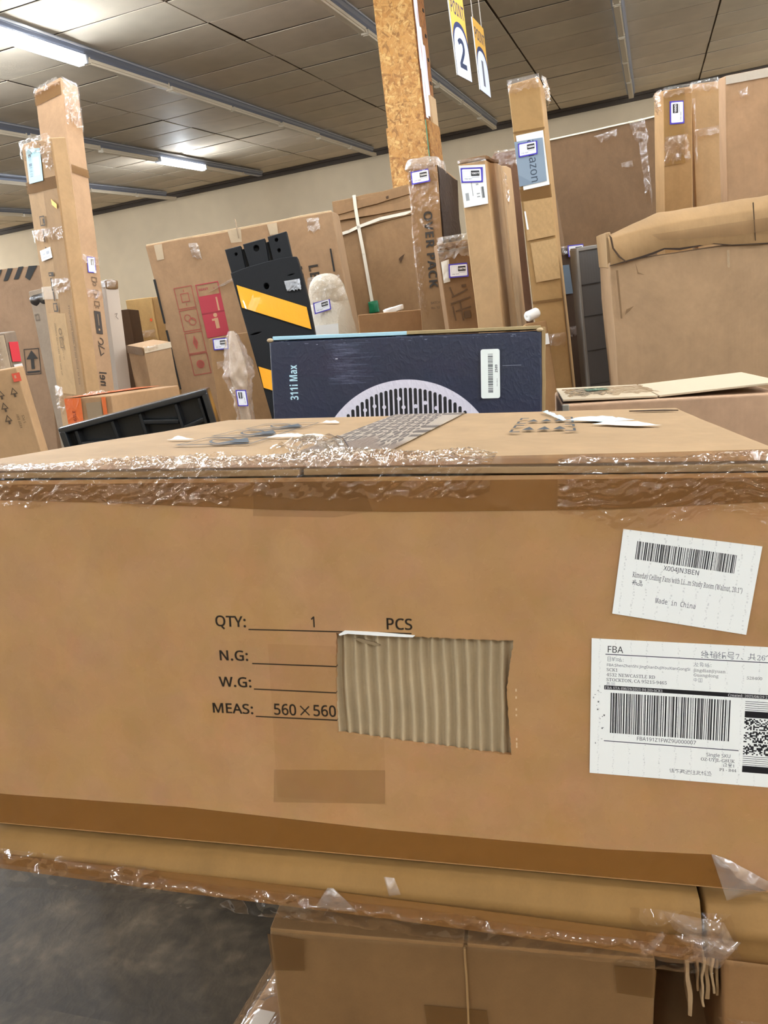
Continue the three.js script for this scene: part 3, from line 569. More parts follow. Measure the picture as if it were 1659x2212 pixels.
// ---------- dark blue carton behind ----------
{
  const q = S.BL, [, , , , , , W, H, D] = q, t = placed('carton', 'dark navy blue carton with a printed round speaker grille and a white barcode sticker', 'carton', q);
  const CW = 1200, CH = 1430, c = canvas(CW, CH), x = c.getContext('2d'), X = (a) => (a / 1000 + W / 2) / W * CW, Y = (b) => (H - b / 1000) / H * CH, U = CW / W / 1000;
  x.fillStyle = '#20283f'; x.fillRect(0, 0, CW, CH);
  for (let k = 0; k < 160; k++) { x.globalAlpha = rr(0.02, 0.08); x.fillStyle = rnd() < 0.6 ? '#3a2c44' : '#1b2c48'; x.beginPath(); x.ellipse(rnd() * CW, rnd() * CH, rr(20, 160), rr(20, 120), 0, 0, 7); x.fill(); }
  x.globalAlpha = 1;
  x.save(); x.translate(X(-177), Y(431)); x.rotate(-Math.PI / 2); x.font = 'bold ' + 13.2 / 0.714 * U + 'px sans-serif'; x.fillStyle = '#bfe6f2'; x.scale(58 * U / x.measureText('311i Max').width, 1); x.fillText('311i Max', 0, 0); x.restore();
  // the printed grille
  const R = 152, cy = 459 - R; x.fillStyle = '#d9d6e4'; x.beginPath(); x.arc(X(2), Y(cy), R * U, 0, 7); x.fill();
  x.strokeStyle = '#111319'; x.lineWidth = 5.2 * U; x.lineCap = 'round';
  for (let k = -16; k <= 16; k++) { const a = 2 + k * 8.05, hh = Math.sqrt(Math.max(0, 136 * 136 - (k * 8.05) ** 2)); x.beginPath(); x.moveTo(X(a), Y(cy + hh)); x.lineTo(X(a), Y(cy - hh)); x.stroke(); }
  x.fillStyle = '#d9d6e4'; for (const [a, b] of [[-50, 417], [-34, 415], [-9, 428], [-2, 414], [18, 415], [34, 420], [-66, 411], [52, 411]]) { x.beginPath(); x.arc(X(a), Y(b), 3.4 * U, 0, 7); x.fill(); }
  // scuffs and worn print
  x.fillStyle = '#98a2b8'; for (let k = 0; k < 260; k++) { x.globalAlpha = rr(0.06, 0.26); const b = rr(455, 522); x.fillRect(X(rr(-128, -62 - 40 * rnd())), Y(b), rr(4, 40) * U, rr(0.3, 0.9) * U); }
  x.globalAlpha = 0.8; x.fillStyle = '#cfd3df'; x.fillRect(X(160), Y(476), 30 * U, 0.5 * U); x.fillRect(X(-112), Y(497), 4 * U, 1.6 * U); for (let k = 0; k < 60; k++) { x.globalAlpha = rr(0.1, 0.5); x.fillRect(X(rr(-222, 222)), Y(rr(521, 530)), rr(1, 7) * U, rr(0.3, 1.4) * U); }
  x.globalAlpha = 1;
  const m = new THREE.MeshPhysicalMaterial({ map: canvasTex(c), roughness: 0.42, clearcoat: 0.15, clearcoatRoughness: 0.25, bumpMap: wrinkle, bumpScale: 0.0008 });
  const g = boardBox(W, 0, H, D, { r: 0.004, amp: 0.0025, step: 0.04, freq: 5, crush: 0.002, sd: 77 }), p = g.attributes.position, uv = g.attributes.uv;
  for (let i = 0; i < p.count; i++) uv.setXY(i, p.getX(i) / W + 0.5, p.getZ(i) > D / 2 - 0.006 ? p.getY(i) / H : 0.02);
  part('box_body', g, m, t);
  part('top_flap', boardBox(0.222, H, H + 0.006, 0.17, { r: 0.001, amp: 0.0012, step: 0.03, sd: 4 }).translate(-0.104, 0, 0.095), new THREE.MeshStandardMaterial({ color: 0xa9d4e6, roughness: 0.5 }), t, 'pale blue flap edge');
  part('top_flap', boardBox(0.214, H + 0.001, H + 0.0065, 0.17, { r: 0.001, amp: 0.0015, step: 0.03, sd: 6 }).translate(0.114, 0, 0.095), kraft(0xb7a274), t);
  part('board_edge', boardBox(0.006, 0.01, H + 0.004, 0.02, { r: 0.001, amp: 0.0015, step: 0.02, freq: 20, sd: 8 }).translate(W / 2 + 0.003, 0, D / 2 - 0.012), kraft(0xb29464), t, 'raw cardboard edge');
  for (const sx of [-1, 1]) part('worn_corner', new THREE.DodecahedronGeometry(0.0045, 1).scale(1.3, 0.8, 1).translate(sx * (W / 2 - 0.003), H, D / 2 - 0.002), kraft(0xcdb38a), t);
  const sm = stickerMat(120, 300, (c2, w, h) => {
    c2.fillStyle = '#272b42'; c2.fillRect(0, 0, w, h); c2.fillStyle = '#edf5f2'; c2.beginPath(); c2.roundRect(1, 1, w - 2, h - 2, 14); c2.fill();
    c2.fillStyle = '#20242a'; for (let b = 30; b < 262;) { const k = rr(1.5, 5); c2.fillRect(46, b, 30, k); b += k + rr(1.5, 5); }
    c2.save(); c2.translate(104, 165); c2.rotate(-Math.PI / 2); c2.font = 'bold 22px sans-serif'; c2.fillStyle = '#2a2e36'; c2.fillText('2589', 22, 0); c2.font = '8px sans-serif'; c2.fillText('LPN 2 498-16', -62, 0); c2.restore();
  });
  part('sticker', sheetOn(q, 'F', [[125, 503], [156, 503], [156, 424], [125, 424]], 0.002), sm, t, 'white rounded barcode sticker');
  S.prop = [0.05, 0, -1.56, -0.13, 0, 0, 0.4, 0.828, 0.32];
  carton('prop', 'plain brown carton that the dark blue carton stands on', K.tan);
}
// open light carton at the right
{
  const t = carton('U', 'pale tan carton right of the blue one, its bent top flaps cream inside', 0xc6a07e, { amp: 0.002, crush: 0 }), q = S.U;
  const cream = new THREE.MeshStandardMaterial({ color: 0xbcab90, roughness: 0.6, bumpMap: kraftBump, bumpScale: 0.0004 });
  const fl = (x0, x1, y0, y1) => { const w = x1 - x0, g = boardBox(w, 0, 0.004, 0.27, { r: 0.0012, amp: 0.002, step: 0.04 }); g.rotateZ(Math.atan2(y1 - y0, w)); return g.translate((x0 + x1) / 2, q[7] + (y0 + y1) / 2, -0.005); };
  part('top_flap', fl(-0.18, -0.02, 0.004, 0.002), cream, t); part('top_flap', fl(-0.018, 0.181, 0.002, 0.014), cream, t);
  part('end_edge', boardBox(0.012, 1.19, 1.226, 0.012, { r: 0.002, amp: 0.001 }).translate(-0.176, 0, 0.143), paperTone(0x8b8578, 0.8), t);
  part('stretch_film', crumple(q, 'T', [[-170, -90], [-20, -90], [-10, 120], [-165, 120]], { off: 0.008, amp: 0.003, cell: 0.008, freq: 22, sd: 61, rag: 0.2 }), film, t);
  part('gap_shade', tapeOn(q, 'T', [[-130, -60], [-90, -60], [-86, -10], [-128, -10]], 0.0085), paperTone(0x6f9a86, 0.5), t, 'scrap of green tape');
}

// ---------- left group ----------
{
  const t = carton('A', 'tallest narrow upright carton at the left, behind the taped one, its end wrapped in film', 0xb8916a, { crush: 0.006 });
  wrap(t, 'A', 'R', [[-46, 2620], [46, 2620], [46, 2380], [-46, 2380]], { amp: 0.01 }); wrap(t, 'A', 'F', [[-80, 2622], [80, 2622], [80, 2575], [-80, 2575]], { amp: 0.012 });
  wrap(t, 'A', 'R', [[-46, 1850], [46, 1850], [46, 1800], [-46, 1800]]); wrap(t, 'A', 'R', [[-46, 1700], [46, 1700], [46, 1655], [-46, 1655]], { amp: 0.01 });
  tape(t, 'A', 'F', [[-83, 2600], [83, 2600], [83, 2545], [-83, 2545]], darkTape); tape(t, 'A', 'R', [[-47, 2240], [47, 2240], [47, 2205], [-47, 2205]], darkTape);
  sticker(t, 'A', 'R', [[-23, 1850], [23, 1844], [26, 1774], [-20, 1780]], stockSticker('10061', true), 'white sticker with a black code block');
  ink(t, 'A', 'R', quadOf(-18, 1508, 18, 1608), 64, 160, (x) => { x.fillStyle = '#3a3028'; x.fillRect(0, 0, 64, 160); x.fillStyle = '#a8865e'; x.beginPath(); x.arc(32, 130, 8, 0, 7); x.fill(); x.fillRect(28, 20, 4, 80); });
  ink(t, 'A', 'R', quadOf(-30, 1400, 30, 1500), 96, 160, (x) => { x.strokeStyle = '#3d3025'; x.lineWidth = 7; x.beginPath(); x.arc(48, 40, 22, 0, 5); x.moveTo(20, 90); x.lineTo(70, 70); x.lineTo(60, 140); x.lineTo(30, 120); x.stroke(); });
  ink(t, 'A', 'R', quadOf(-34, 1620, 28, 1770), 96, 240, (x) => { x.strokeStyle = '#6a5138'; x.lineWidth = 5; for (const y of [20, 110, 190]) { x.strokeRect(24, y, 40, 30); x.beginPath(); x.arc(46, y + 46, 12, 0, 7); x.stroke(); } });
  ink(t, 'A', 'R', quadOf(-42, 1270, 44, 1365), 96, 128, (x) => { x.save(); x.translate(80, 122); x.rotate(-Math.PI / 2); x.font = 'bold 60px sans-serif'; x.fillStyle = '#33281d'; x.fillText('nel', 0, 0); x.restore(); });
}
{
  const t = carton('B', 'tall narrow taped carton at the left with a pale blue label near its top', 0xc39c6c, { crush: 0.012 });
  wrap(t, 'B', 'F', [[-108, 2145], [108, 2145], [108, 2085], [-108, 2085]], { amp: 0.014, cell: 0.007 }); wrap(t, 'B', 'F', [[40, 2110], [108, 2105], [108, 2020], [60, 2030]], { amp: 0.012, cell: 0.007 });
  wrap(t, 'B', 'F', [[-108, 1850], [108, 1850], [108, 1800], [-108, 1800]], { amp: 0.01, cell: 0.007 }); wrap(t, 'B', 'F', [[-20, 1680], [108, 1680], [108, 1620], [-10, 1620]], { amp: 0.01, cell: 0.007 }); wrap(t, 'B', 'F', [[-108, 1300], [-50, 1290], [-50, 1180], [-108, 1180]], { amp: 0.01 });
  tape(t, 'B', 'F', [[-109, 2010], [109, 2010], [109, 1972], [-109, 1972]], darkTape); tape(t, 'B', 'F', [[-109, 1655], [109, 1655], [109, 1610], [-109, 1610]], paleTape);
  part('box_panel', boardBox(0.1, 1.0, 2.09, 0.006, { r: 0.002, amp: 0.002 }).translate(0.058, 0, 0.028), kraft(0xb08a5c), t);
  part('box_panel', boardBox(0.13, 1.27, 1.56, 0.004, { r: 0.001, amp: 0.001 }).translate(-0.02, 0, 0.03), kraft(0xcaa470), t);
  sticker(t, 'B', 'F', [[-68, 2116], [34, 2106], [26, 2004], [-76, 2003]], stickerMat(128, 128, (x) => { x.fillStyle = '#9fd0e4'; x.fillRect(0, 0, 128, 128); x.fillStyle = '#dfe6ea'; x.fillRect(58, 40, 52, 64); x.fillStyle = '#27566a'; for (let k = 0; k < 18; k++) x.fillRect(16, 24 + k * 4.6, 28, rr(1, 3)); x.fillRect(16, 26, 24, 10); x.fillRect(16, 58, 28, 8); }), 'pale blue label', 0.006);
  sticker(t, 'B', 'F', [[-72, 1778], [8, 1788], [12, 1752], [-68, 1742]], stickerMat(128, 64, (x) => { x.fillStyle = '#eef0f2'; x.fillRect(0, 0, 128, 64); x.fillStyle = '#70737a'; x.fillRect(70, 16, 36, 20); x.fillRect(24, 24, 30, 8); x.fillStyle = '#a7a9af'; x.fillRect(20, 46, 86, 5); }), 'small white label', 0.006);
  sticker(t, 'B', 'F', [[66, 1940], [100, 1921], [98, 1905], [66, 1922]], paperTone(0xf0b414, 0.5), 'small yellow tag', 0.008);
  ink(t, 'B', 'F', quadOf(-60, 1560, 12, 1900), 96, 512, (x) => { x.strokeStyle = '#3c3023'; x.lineWidth = 6; for (const [a, b, w, h] of [[30, 14, 40, 44], [44, 80, 4, 60], [44, 170, 4, 60], [40, 300, 40, 14], [50, 330, 6, 60], [54, 400, 5, 44], [40, 460, 36, 40]]) x.strokeRect(a, b, w, h); x.fillStyle = '#3c3023'; x.fillRect(56, 26, 16, 24); x.fillRect(62, 300, 20, 16); x.fillRect(66, 470, 14, 26); }, 'printed_mark', 0.0062);
  ink(t, 'B', 'F', quadOf(-66, 1280, 20, 1540), 128, 360, (x) => { x.fillStyle = '#5d472f'; x.save(); x.translate(34, 20); x.rotate(Math.PI / 2); x.font = '17px sans-serif'; x.fillText('HANDLE WITH CARE THIS SIDE UP', 0, 0); x.font = '13px sans-serif'; x.fillText('PART No.   QTY 1 SET', 60, -50); x.fillText('N.W.      KGS', 60, -74); x.restore(); x.strokeStyle = '#6b5338'; x.lineWidth = 4; x.beginPath(); x.arc(86, 60, 14, 0, 7); x.stroke(); x.strokeRect(70, 90, 30, 50); }, 'printed_mark', 0.0072);
  ink(t, 'B', 'F', quadOf(72, 1300, 98, 1590), 40, 420, (x) => { x.fillStyle = '#54402a'; x.save(); x.translate(12, 4); x.rotate(Math.PI / 2); x.font = '21px serif'; x.fillText('Fragile parts inside, do not bend the box', 0, 0); x.restore(); }, 'printed_mark', 0.0082);
}
{
  const q = S.C, t = placed('carton_tube', 'slim pale grey carton with a rounded brown taped end, between tall cartons and stacked boxes', 'carton', q);
  const prof = new THREE.Shape(); prof.moveTo(-0.03, foot(q)); prof.lineTo(0.03, foot(q)); prof.lineTo(0.03, q[7] - 0.03); prof.quadraticCurveTo(0.03, q[7], 0, q[7]); prof.quadraticCurveTo(-0.03, q[7], -0.03, q[7] - 0.03);
  part('box_body', new THREE.ExtrudeGeometry(prof, { depth: 0.05, bevelEnabled: true, bevelSize: 0.003, bevelThickness: 0.003, bevelSegments: 2 }).translate(0, 0, -0.028), new THREE.MeshStandardMaterial({ color: 0xb5a695, roughness: 0.7, bumpMap: kraftBump, bumpScale: 0.0004 }), t);
  part('gap_shade', boardBox(0.066, q[7] - 0.045, q[7] + 0.002, 0.064, { r: 0.024, amp: 0.003, step: 0.01, freq: 20 }), new THREE.MeshPhysicalMaterial({ color: 0x7b5e3f, roughness: 0.3, clearcoat: 0.7, bumpMap: wrinkle, bumpScale: 0.002 }), t, 'brown taped end');
  ink(t, 'C', 'F', quadOf(-12, 1545, 12, 1580), 32, 48, (x) => { x.strokeStyle = '#6a5a4c'; x.lineWidth = 3; x.beginPath(); x.moveTo(6, 8); x.lineTo(22, 4); x.lineTo(12, 24); x.lineTo(26, 40); x.stroke(); });
}
{
  const t = carton('Y4', 'upper yellowish carton with a small orange dot, in the stack far left', 0xd6ac6a, { amp: 0.002 });
  ink(t, 'Y4', 'F', quadOf(52, 1556, 69, 1578), 16, 16, (x) => { x.fillStyle = '#f0602a'; x.beginPath(); x.arc(8, 8, 7, 0, 7); x.fill(); });
  part('box_panel', boardBox(0.15, 0.3, 1.695, 0.28, { amp: 0.002 }).translate(0.155, 0, -0.01), kraft(0xc59a5e), t);
  wrap(t, 'Y4', 'F', [[-40, 1510], [70, 1510], [70, 1460], [-40, 1460]], { amp: 0.012 });
}
{
  const t = carton('L4', 'lower tan carton with pale tape over its top edges, in the stack far left', 0xc29c72, { amp: 0.002 });
  tape(t, 'L4', 'F', [[-69, 1442], [69, 1442], [69, 1416], [-69, 1416]], paperTone(0xd8c7ac, 0.4)); tape(t, 'L4', 'L', [[-78, 1442], [78, 1442], [78, 1406], [-78, 1406]], tapeClear(0x8d6f50, 0.8));
  wrap(t, 'L4', 'F', [[-69, 1446], [0, 1446], [0, 1420], [-69, 1420]], { amp: 0.01 });
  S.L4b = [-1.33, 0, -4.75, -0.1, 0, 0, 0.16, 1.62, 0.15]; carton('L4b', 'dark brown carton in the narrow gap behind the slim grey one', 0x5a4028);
}
{
  const t = carton('ORG', 'carton with broad orange tape over its top and end, behind the black tray', 0xb58c60, { amp: 0.002, crush: 0.001 });
  const om = new THREE.MeshPhysicalMaterial({ color: 0xd9682c, roughness: 0.35, clearcoat: 0.6, clearcoatRoughness: 0.2, bumpMap: wrinkle, bumpScale: 0.002 });
  part('orange_tape', tapeOn(S.ORG, 'F', [[-80, 1279], [-22, 1279], [-28, 1150], [-78, 1150]], 0.003), om, t); part('orange_tape', tapeOn(S.ORG, 'F', [[48, 1276], [62, 1276], [58, 1150], [46, 1150]], 0.003), om, t);
  part('orange_tape', tapeOn(S.ORG, 'T', [[-78, 184], [-22, 184], [10, -180], [-78, -180]], 0.003), om, t);
  part('worn_patch', sheetOn(S.ORG, 'F', [[-8, 1262], [44, 1264], [42, 1180], [-10, 1180]], 0.002), paperTone(0x8f7b60, 0.8), t);
  wrap(t, 'ORG', 'T', [[-30, 180], [20, 180], [30, 110], [-20, 100]], { amp: 0.008 });
  ink(t, 'ORG', 'F', quadOf(-64, 1180, -42, 1250), 32, 96, (x) => { x.fillStyle = '#8a3212'; x.save(); x.translate(24, 90); x.rotate(-Math.PI / 2); x.font = 'bold 20px sans-serif'; x.fillText('FRAGILE', 0, 0); x.restore(); }, 'printed_mark', 0.0042);
}
{
  const t = carton('Dc', 'wide tan carton with slanted black stripes along its top edge, at the left margin', 0x9f7e5f, { amp: 0.004, step: 0.2 });
  for (const p of [[[291, 1862], [321, 1860], [284, 1802], [258, 1802]], [[355, 1863], [385, 1863], [347, 1803], [319, 1804]], [[414, 1862], [464, 1860], [411, 1791], [387, 1809]], [[229, 1860], [258, 1860], [222, 1800], [194, 1802]], [[167, 1860], [196, 1860], [160, 1800], [132, 1802]]]) part('printed_stripe', sheetOn(S.Dc, 'F', p, 0.004, 0.0003), inkBlack, t);
  ink(t, 'Dc', 'F', quadOf(334, 1318, 424, 1450), 96, 160, (x) => { x.fillStyle = x.strokeStyle = '#221c15'; x.beginPath(); x.moveTo(48, 10); x.lineTo(84, 64); x.lineTo(12, 64); x.fill(); x.fillRect(38, 60, 20, 66); x.fillRect(8, 138, 80, 12); x.lineWidth = 4; x.strokeRect(2, 2, 92, 156); });
}
{
  const t = carton('Fc', 'tall grey-brown carton with a torn black film cap, left of the taped upright carton', 0xa08d78, { amp: 0.003 });
  part('film_cap', boardBox(0.13, 1.64, 1.705, 0.11, { r: 0.03, amp: 0.016, step: 0.012, freq: 26, sd: 3 }), new THREE.MeshPhysicalMaterial({ color: 0x2b2420, roughness: 0.25, clearcoat: 0.5 }), t, 'crumpled black film cap');
  ink(t, 'Fc', 'F', quadOf(-58, 1570, -20, 1620), 48, 64, (x) => { x.strokeStyle = '#6a5a48'; x.lineWidth = 5; x.strokeRect(10, 12, 26, 34); });
}
{
  const t = carton('Ec', 'leaning narrow carton with red and white patches on its grey side', 0x8f7c68, { amp: 0.003, crush: 0.008 });
  sticker(t, 'Ec', 'R', [[18, 1467], [-20, 1465], [-16, 1402], [20, 1405]].reverse(), paperTone(0xc02b35, 0.5), 'red patch'); sticker(t, 'Ec', 'R', [[18, 1395], [-18, 1396], [-25, 1305], [-2, 1305]].reverse(), paperTone(0xcfcdc9, 0.5), 'white patch');
  wrap(t, 'Ec', 'F', [[-48, 1500], [48, 1500], [48, 1360], [-48, 1360]], { amp: 0.01 });
  part('box_panel', boardBox(0.13, 1.2, 1.49, 0.003, { r: 0.001 }).translate(0, 0, 0.027), kraft(0xcbb293), t);
}
{
  const t = carton('Gc', 'leaning tan carton with a small red square and faint printed signs, lower left', 0xc0986a, { amp: 0.003 });
  ink(t, 'Gc', 'F', quadOf(-20, 1225, 112, 1388), 256, 288, (x) => {
    x.fillStyle = '#d2533a'; x.fillRect(196, 24, 42, 40); x.fillStyle = '#c09070'; x.fillRect(206, 34, 10, 14);
    x.strokeStyle = '#4d3c2a'; x.lineWidth = 4; x.fillStyle = '#4d3c2a';
    for (const [a, b] of [[20, 90], [90, 90], [160, 90], [20, 150], [90, 150], [20, 210], [90, 210]]) { x.beginPath(); x.moveTo(a + 20, b); x.lineTo(a + 36, b + 26); x.lineTo(a + 4, b + 26); x.closePath(); x.stroke(); x.fillRect(a + 16, b + 28, 10, 14); }
    x.font = '16px sans-serif'; x.save(); x.translate(170, 280); x.rotate(-Math.PI / 2); x.fillText('KEEP DRY', 0, 0); x.fillText('5 PCS', 20, 26); x.restore();
  });
  S.s5 = [-1.02, 0, -2.5, -0.1, 0.02, 0, 0.1, 1.09, 0.12]; const t5 = carton('s5', 'small brown carton with a dark opening, low between leaning cartons and the black tray', 0xa98560);
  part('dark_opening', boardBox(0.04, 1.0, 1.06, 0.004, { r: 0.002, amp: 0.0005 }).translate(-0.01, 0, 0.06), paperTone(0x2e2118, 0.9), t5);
}
// black plastic tray on edge
{
  const q = S.TR, t = placed('plastic_tray', 'black ribbed plastic tray standing on edge behind the front carton', 'tray', [q[0], 0, q[2], q[3], q[4], 0]);
  const lean = new THREE.Group(); const y0 = q[1];
  // local frame: x along the slanting rim
  const M = new THREE.Matrix4().makeRotationZ(q[5]).setPosition(0, y0, 0), put = (name, g, m) => part(name, g.applyMatrix4(M), m ?? blackPlastic, t);
  part('tray_back', boardBox(0.3, 0, 1.12, 0.02, { amp: 0.002 }).translate(0.03, 0, -0.02), blackPlastic, t);
  put('tray_panel', boardBox(0.336, -0.2, 0.155, 0.012, { amp: 0.002, step: 0.05, sd: 5 }).translate(0, 0, -0.02));
  put('rim', mergeGeometries([boardBox(0.35, 0.146, 0.162, 0.07, { r: 0.006, amp: 0.001, step: 0.04 }), boardBox(0.016, -0.2, 0.155, 0.07, { r: 0.006, amp: 0.001 }).translate(-0.167, 0, 0), boardBox(0.016, -0.2, 0.155, 0.07, { r: 0.006, amp: 0.001 }).translate(0.167, 0, 0)]), new THREE.MeshPhysicalMaterial({ color: 0x1d1f21, roughness: 0.24, clearcoat: 0.6, clearcoatRoughness: 0.2 }));
  for (const [x, w, y, a] of [[-0.1, 0.09, 0.105, -0.2], [-0.1, 0.08, 0.05, -0.12], [-0.02, 0.05, 0.08, 0.1], [0.05, 0.085, 0.115, -0.25], [0.055, 0.08, 0.06, -0.1], [0.12, 0.06, 0.09, 0.15], [0.125, 0.06, 0.03, -0.2], [0, 0.07, 0.0, 0.1], [-0.1, 0.08, -0.02, 0]])
    put('rib', boardBox(w, -0.006, 0.006, 0.045, { r: 0.003, amp: 0.0005 }).rotateZ(a).translate(x, y, 0));
  for (const x of [-0.14, -0.055, 0.01, 0.095, 0.15]) put('rib', boardBox(0.008, -0.18, 0.146, 0.05, { r: 0.003, amp: 0.001 }).translate(x, 0, 0));
}
// ---------- middle group ----------
{
  const t = carton('LB', 'biggest tan carton with red printed handling signs and black letters', 0xae8a64, { amp: 0.006, step: 0.16, crush: 0.006 });
  ink(t, 'LB', 'F', quadOf(-380, 1285, -282, 1727), 128, 560, (x) => {
    x.strokeStyle = x.fillStyle = '#a8463e'; x.lineWidth = 4;
    [4, 144, 286, 424].forEach((y, k) => { x.strokeRect(6, y, 116, 130); x.beginPath(); if (k === 0) { x.rect(40, y + 40, 50, 50); x.moveTo(64, y + 16); x.lineTo(64, y + 30); x.moveTo(64, y + 100); x.lineTo(64, y + 116); } else if (k === 1) { x.arc(50, y + 50, 20, 0, 7); x.arc(78, y + 76, 22, 0, 7); } else if (k === 2) { x.moveTo(64, y + 26); x.lineTo(78, y + 66); x.lineTo(64, y + 106); x.lineTo(50, y + 66); x.closePath(); } else { x.arc(64, y + 66, 24, 0, 7); } x.stroke(); if (k > 1) { x.globalAlpha = 0.6; x.fill(); x.globalAlpha = 1; } });
  });
  ink(t, 'LB', 'F', quadOf(-266, 1460, -150, 1723), 160, 360, (x) => {
    x.fillStyle = '#a93742'; x.fillRect(0, 86, 160, 274); x.strokeStyle = '#a93742'; x.lineWidth = 6; x.strokeRect(3, 3, 154, 80); x.font = 'bold 22px sans-serif'; x.fillText('HEAVY', 14, 44); x.fillText('!', 120, 50);
    x.fillStyle = '#b8906c'; x.beginPath(); x.arc(90, 216, 14, 0, 7); x.fill(); x.fillRect(78, 236, 26, 70); x.fillRect(60, 238, 18, 14); x.fillRect(118, 100, 12, 90); x.strokeStyle = '#8d2b34'; x.strokeRect(3, 196, 154, 4);
  });
  ink(t, 'LB', 'F', quadOf(215, 1440, 366, 1735), 256, 500, (x) => { x.fillStyle = '#2c241b'; x.save(); x.translate(150, 20); x.rotate(Math.PI / 2); x.font = 'bold 112px sans-serif'; x.fillText('LEATH', 0, -4); x.fillText('MALE', -6, 128); x.restore(); });
  for (const p of [[[-467, 1783], [-455, 1783], [-457, 1566], [-467, 1566]], [[-467, 1533], [-456, 1533], [-458, 1231], [-467, 1231]], [[424, 1778], [432, 1778], [431, 1670], [423, 1670]]]) part('printed_stripe', sheetOn(S.LB, 'F', p, 0.005, 0.0004), inkBlack, t);
  for (const p of [[[-424, 1940], [-383, 1940], [-389, 1868], [-424, 1867]], [[-51, 1945], [16, 1945], [8, 1882], [-45, 1885]], [[145, 1940], [195, 1940], [190, 1888], [150, 1888]]]) tape(t, 'LB', 'F', p, tapeClear(0xd7c2a2, 0.6));
  for (const p of [[[-254, 1920], [-208, 1915], [-200, 1828], [-247, 1832]], [[340, 1932], [398, 1928], [394, 1850], [336, 1852]], [[-150, 1700], [-60, 1730], [-60, 1706], [-230, 1668]]]) wrap(t, 'LB', 'F', p, { amp: 0.012, cell: 0.008 }, filmMilky);
  part('top_edge', boardBox(0.93, 1.938, 1.95, 0.03, { r: 0.003, amp: 0.006, step: 0.05, freq: 8 }).translate(0, 0, 0.17), kraft(0xd3b68c), t);
  part('zip_tie', new THREE.TubeGeometry(new THREE.CatmullRomCurve3([V(0.0, 1.9, 0.2), V(-0.002, 1.96, 0.195), V(-0.004, 1.99, 0.19)]), 8, 0.003, 6), paperTone(0x8f7a60), t);
}
{
  const t = carton('H', 'tan carton with a blue bordered sticker, left of the black and yellow ramp piece', 0xb28a5c, { amp: 0.003 });
  sticker(t, 'H', 'F', [[-97, 1418], [-35, 1414], [-36, 1371], [-98, 1375]], stockSticker('10082'), blueSticker);
  wrap(t, 'H', 'F', [[-95, 1330], [40, 1330], [40, 1290], [-95, 1300]], { amp: 0.01 });
}
{
  // bag of clear film round a thin part, between that carton and the ramp piece
  const q = [-0.425, 0, -2.93, -0.05, 0, 0.02, 0.1, 1.42, 0.05]; S.bag = q;
  const t = placed('plastic_bag', 'crumpled clear plastic bag with a small sticker, beside the black and yellow ramp piece', 'bag', q);
  const prof = [[0.02, 0.02], [0.034, 0.4], [0.03, 1.0], [0.029, 1.16], [0.032, 1.21], [0.046, 1.255], [0.05, 1.29], [0.042, 1.33], [0.032, 1.37], [0.024, 1.405], [0.01, 1.43]].map((p) => new THREE.Vector2(...p));
  const lathe = (k, amp) => { const g = new THREE.LatheGeometry(new THREE.SplineCurve(prof.map((p) => new THREE.Vector2(p.x * k, p.y))).getPoints(90), 36), p = g.attributes.position; for (let i = 0; i < p.count; i++) { const y = p.getY(i), a = Math.atan2(p.getZ(i), p.getX(i)), n = 1 + amp * (N3(Math.cos(a) * 2.2, y * 26, Math.sin(a) * 2.2) + 0.6 * N3(Math.cos(a) * 5, y * 60, Math.sin(a) * 5)); p.setXYZ(i, p.getX(i) * n, y, p.getZ(i) * n * 0.55); } g.computeVertexNormals(); return g; };
  part('bag_film', lathe(1, 0.42), filmBright, t); part('bag_content', lathe(0.6, 0.2), new THREE.MeshStandardMaterial({ color: 0xb7a692, roughness: 0.6 }), t);
  part('sticker', sheetOn([0, 0, 0, 0, 0, 0, 0.08, 1.4, 0.05], 'F', [[-14, 1232], [22, 1228], [22, 1172], [-14, 1176]], 0.002), stockSticker('10083', true), t, 'white sticker with a blue border');
}
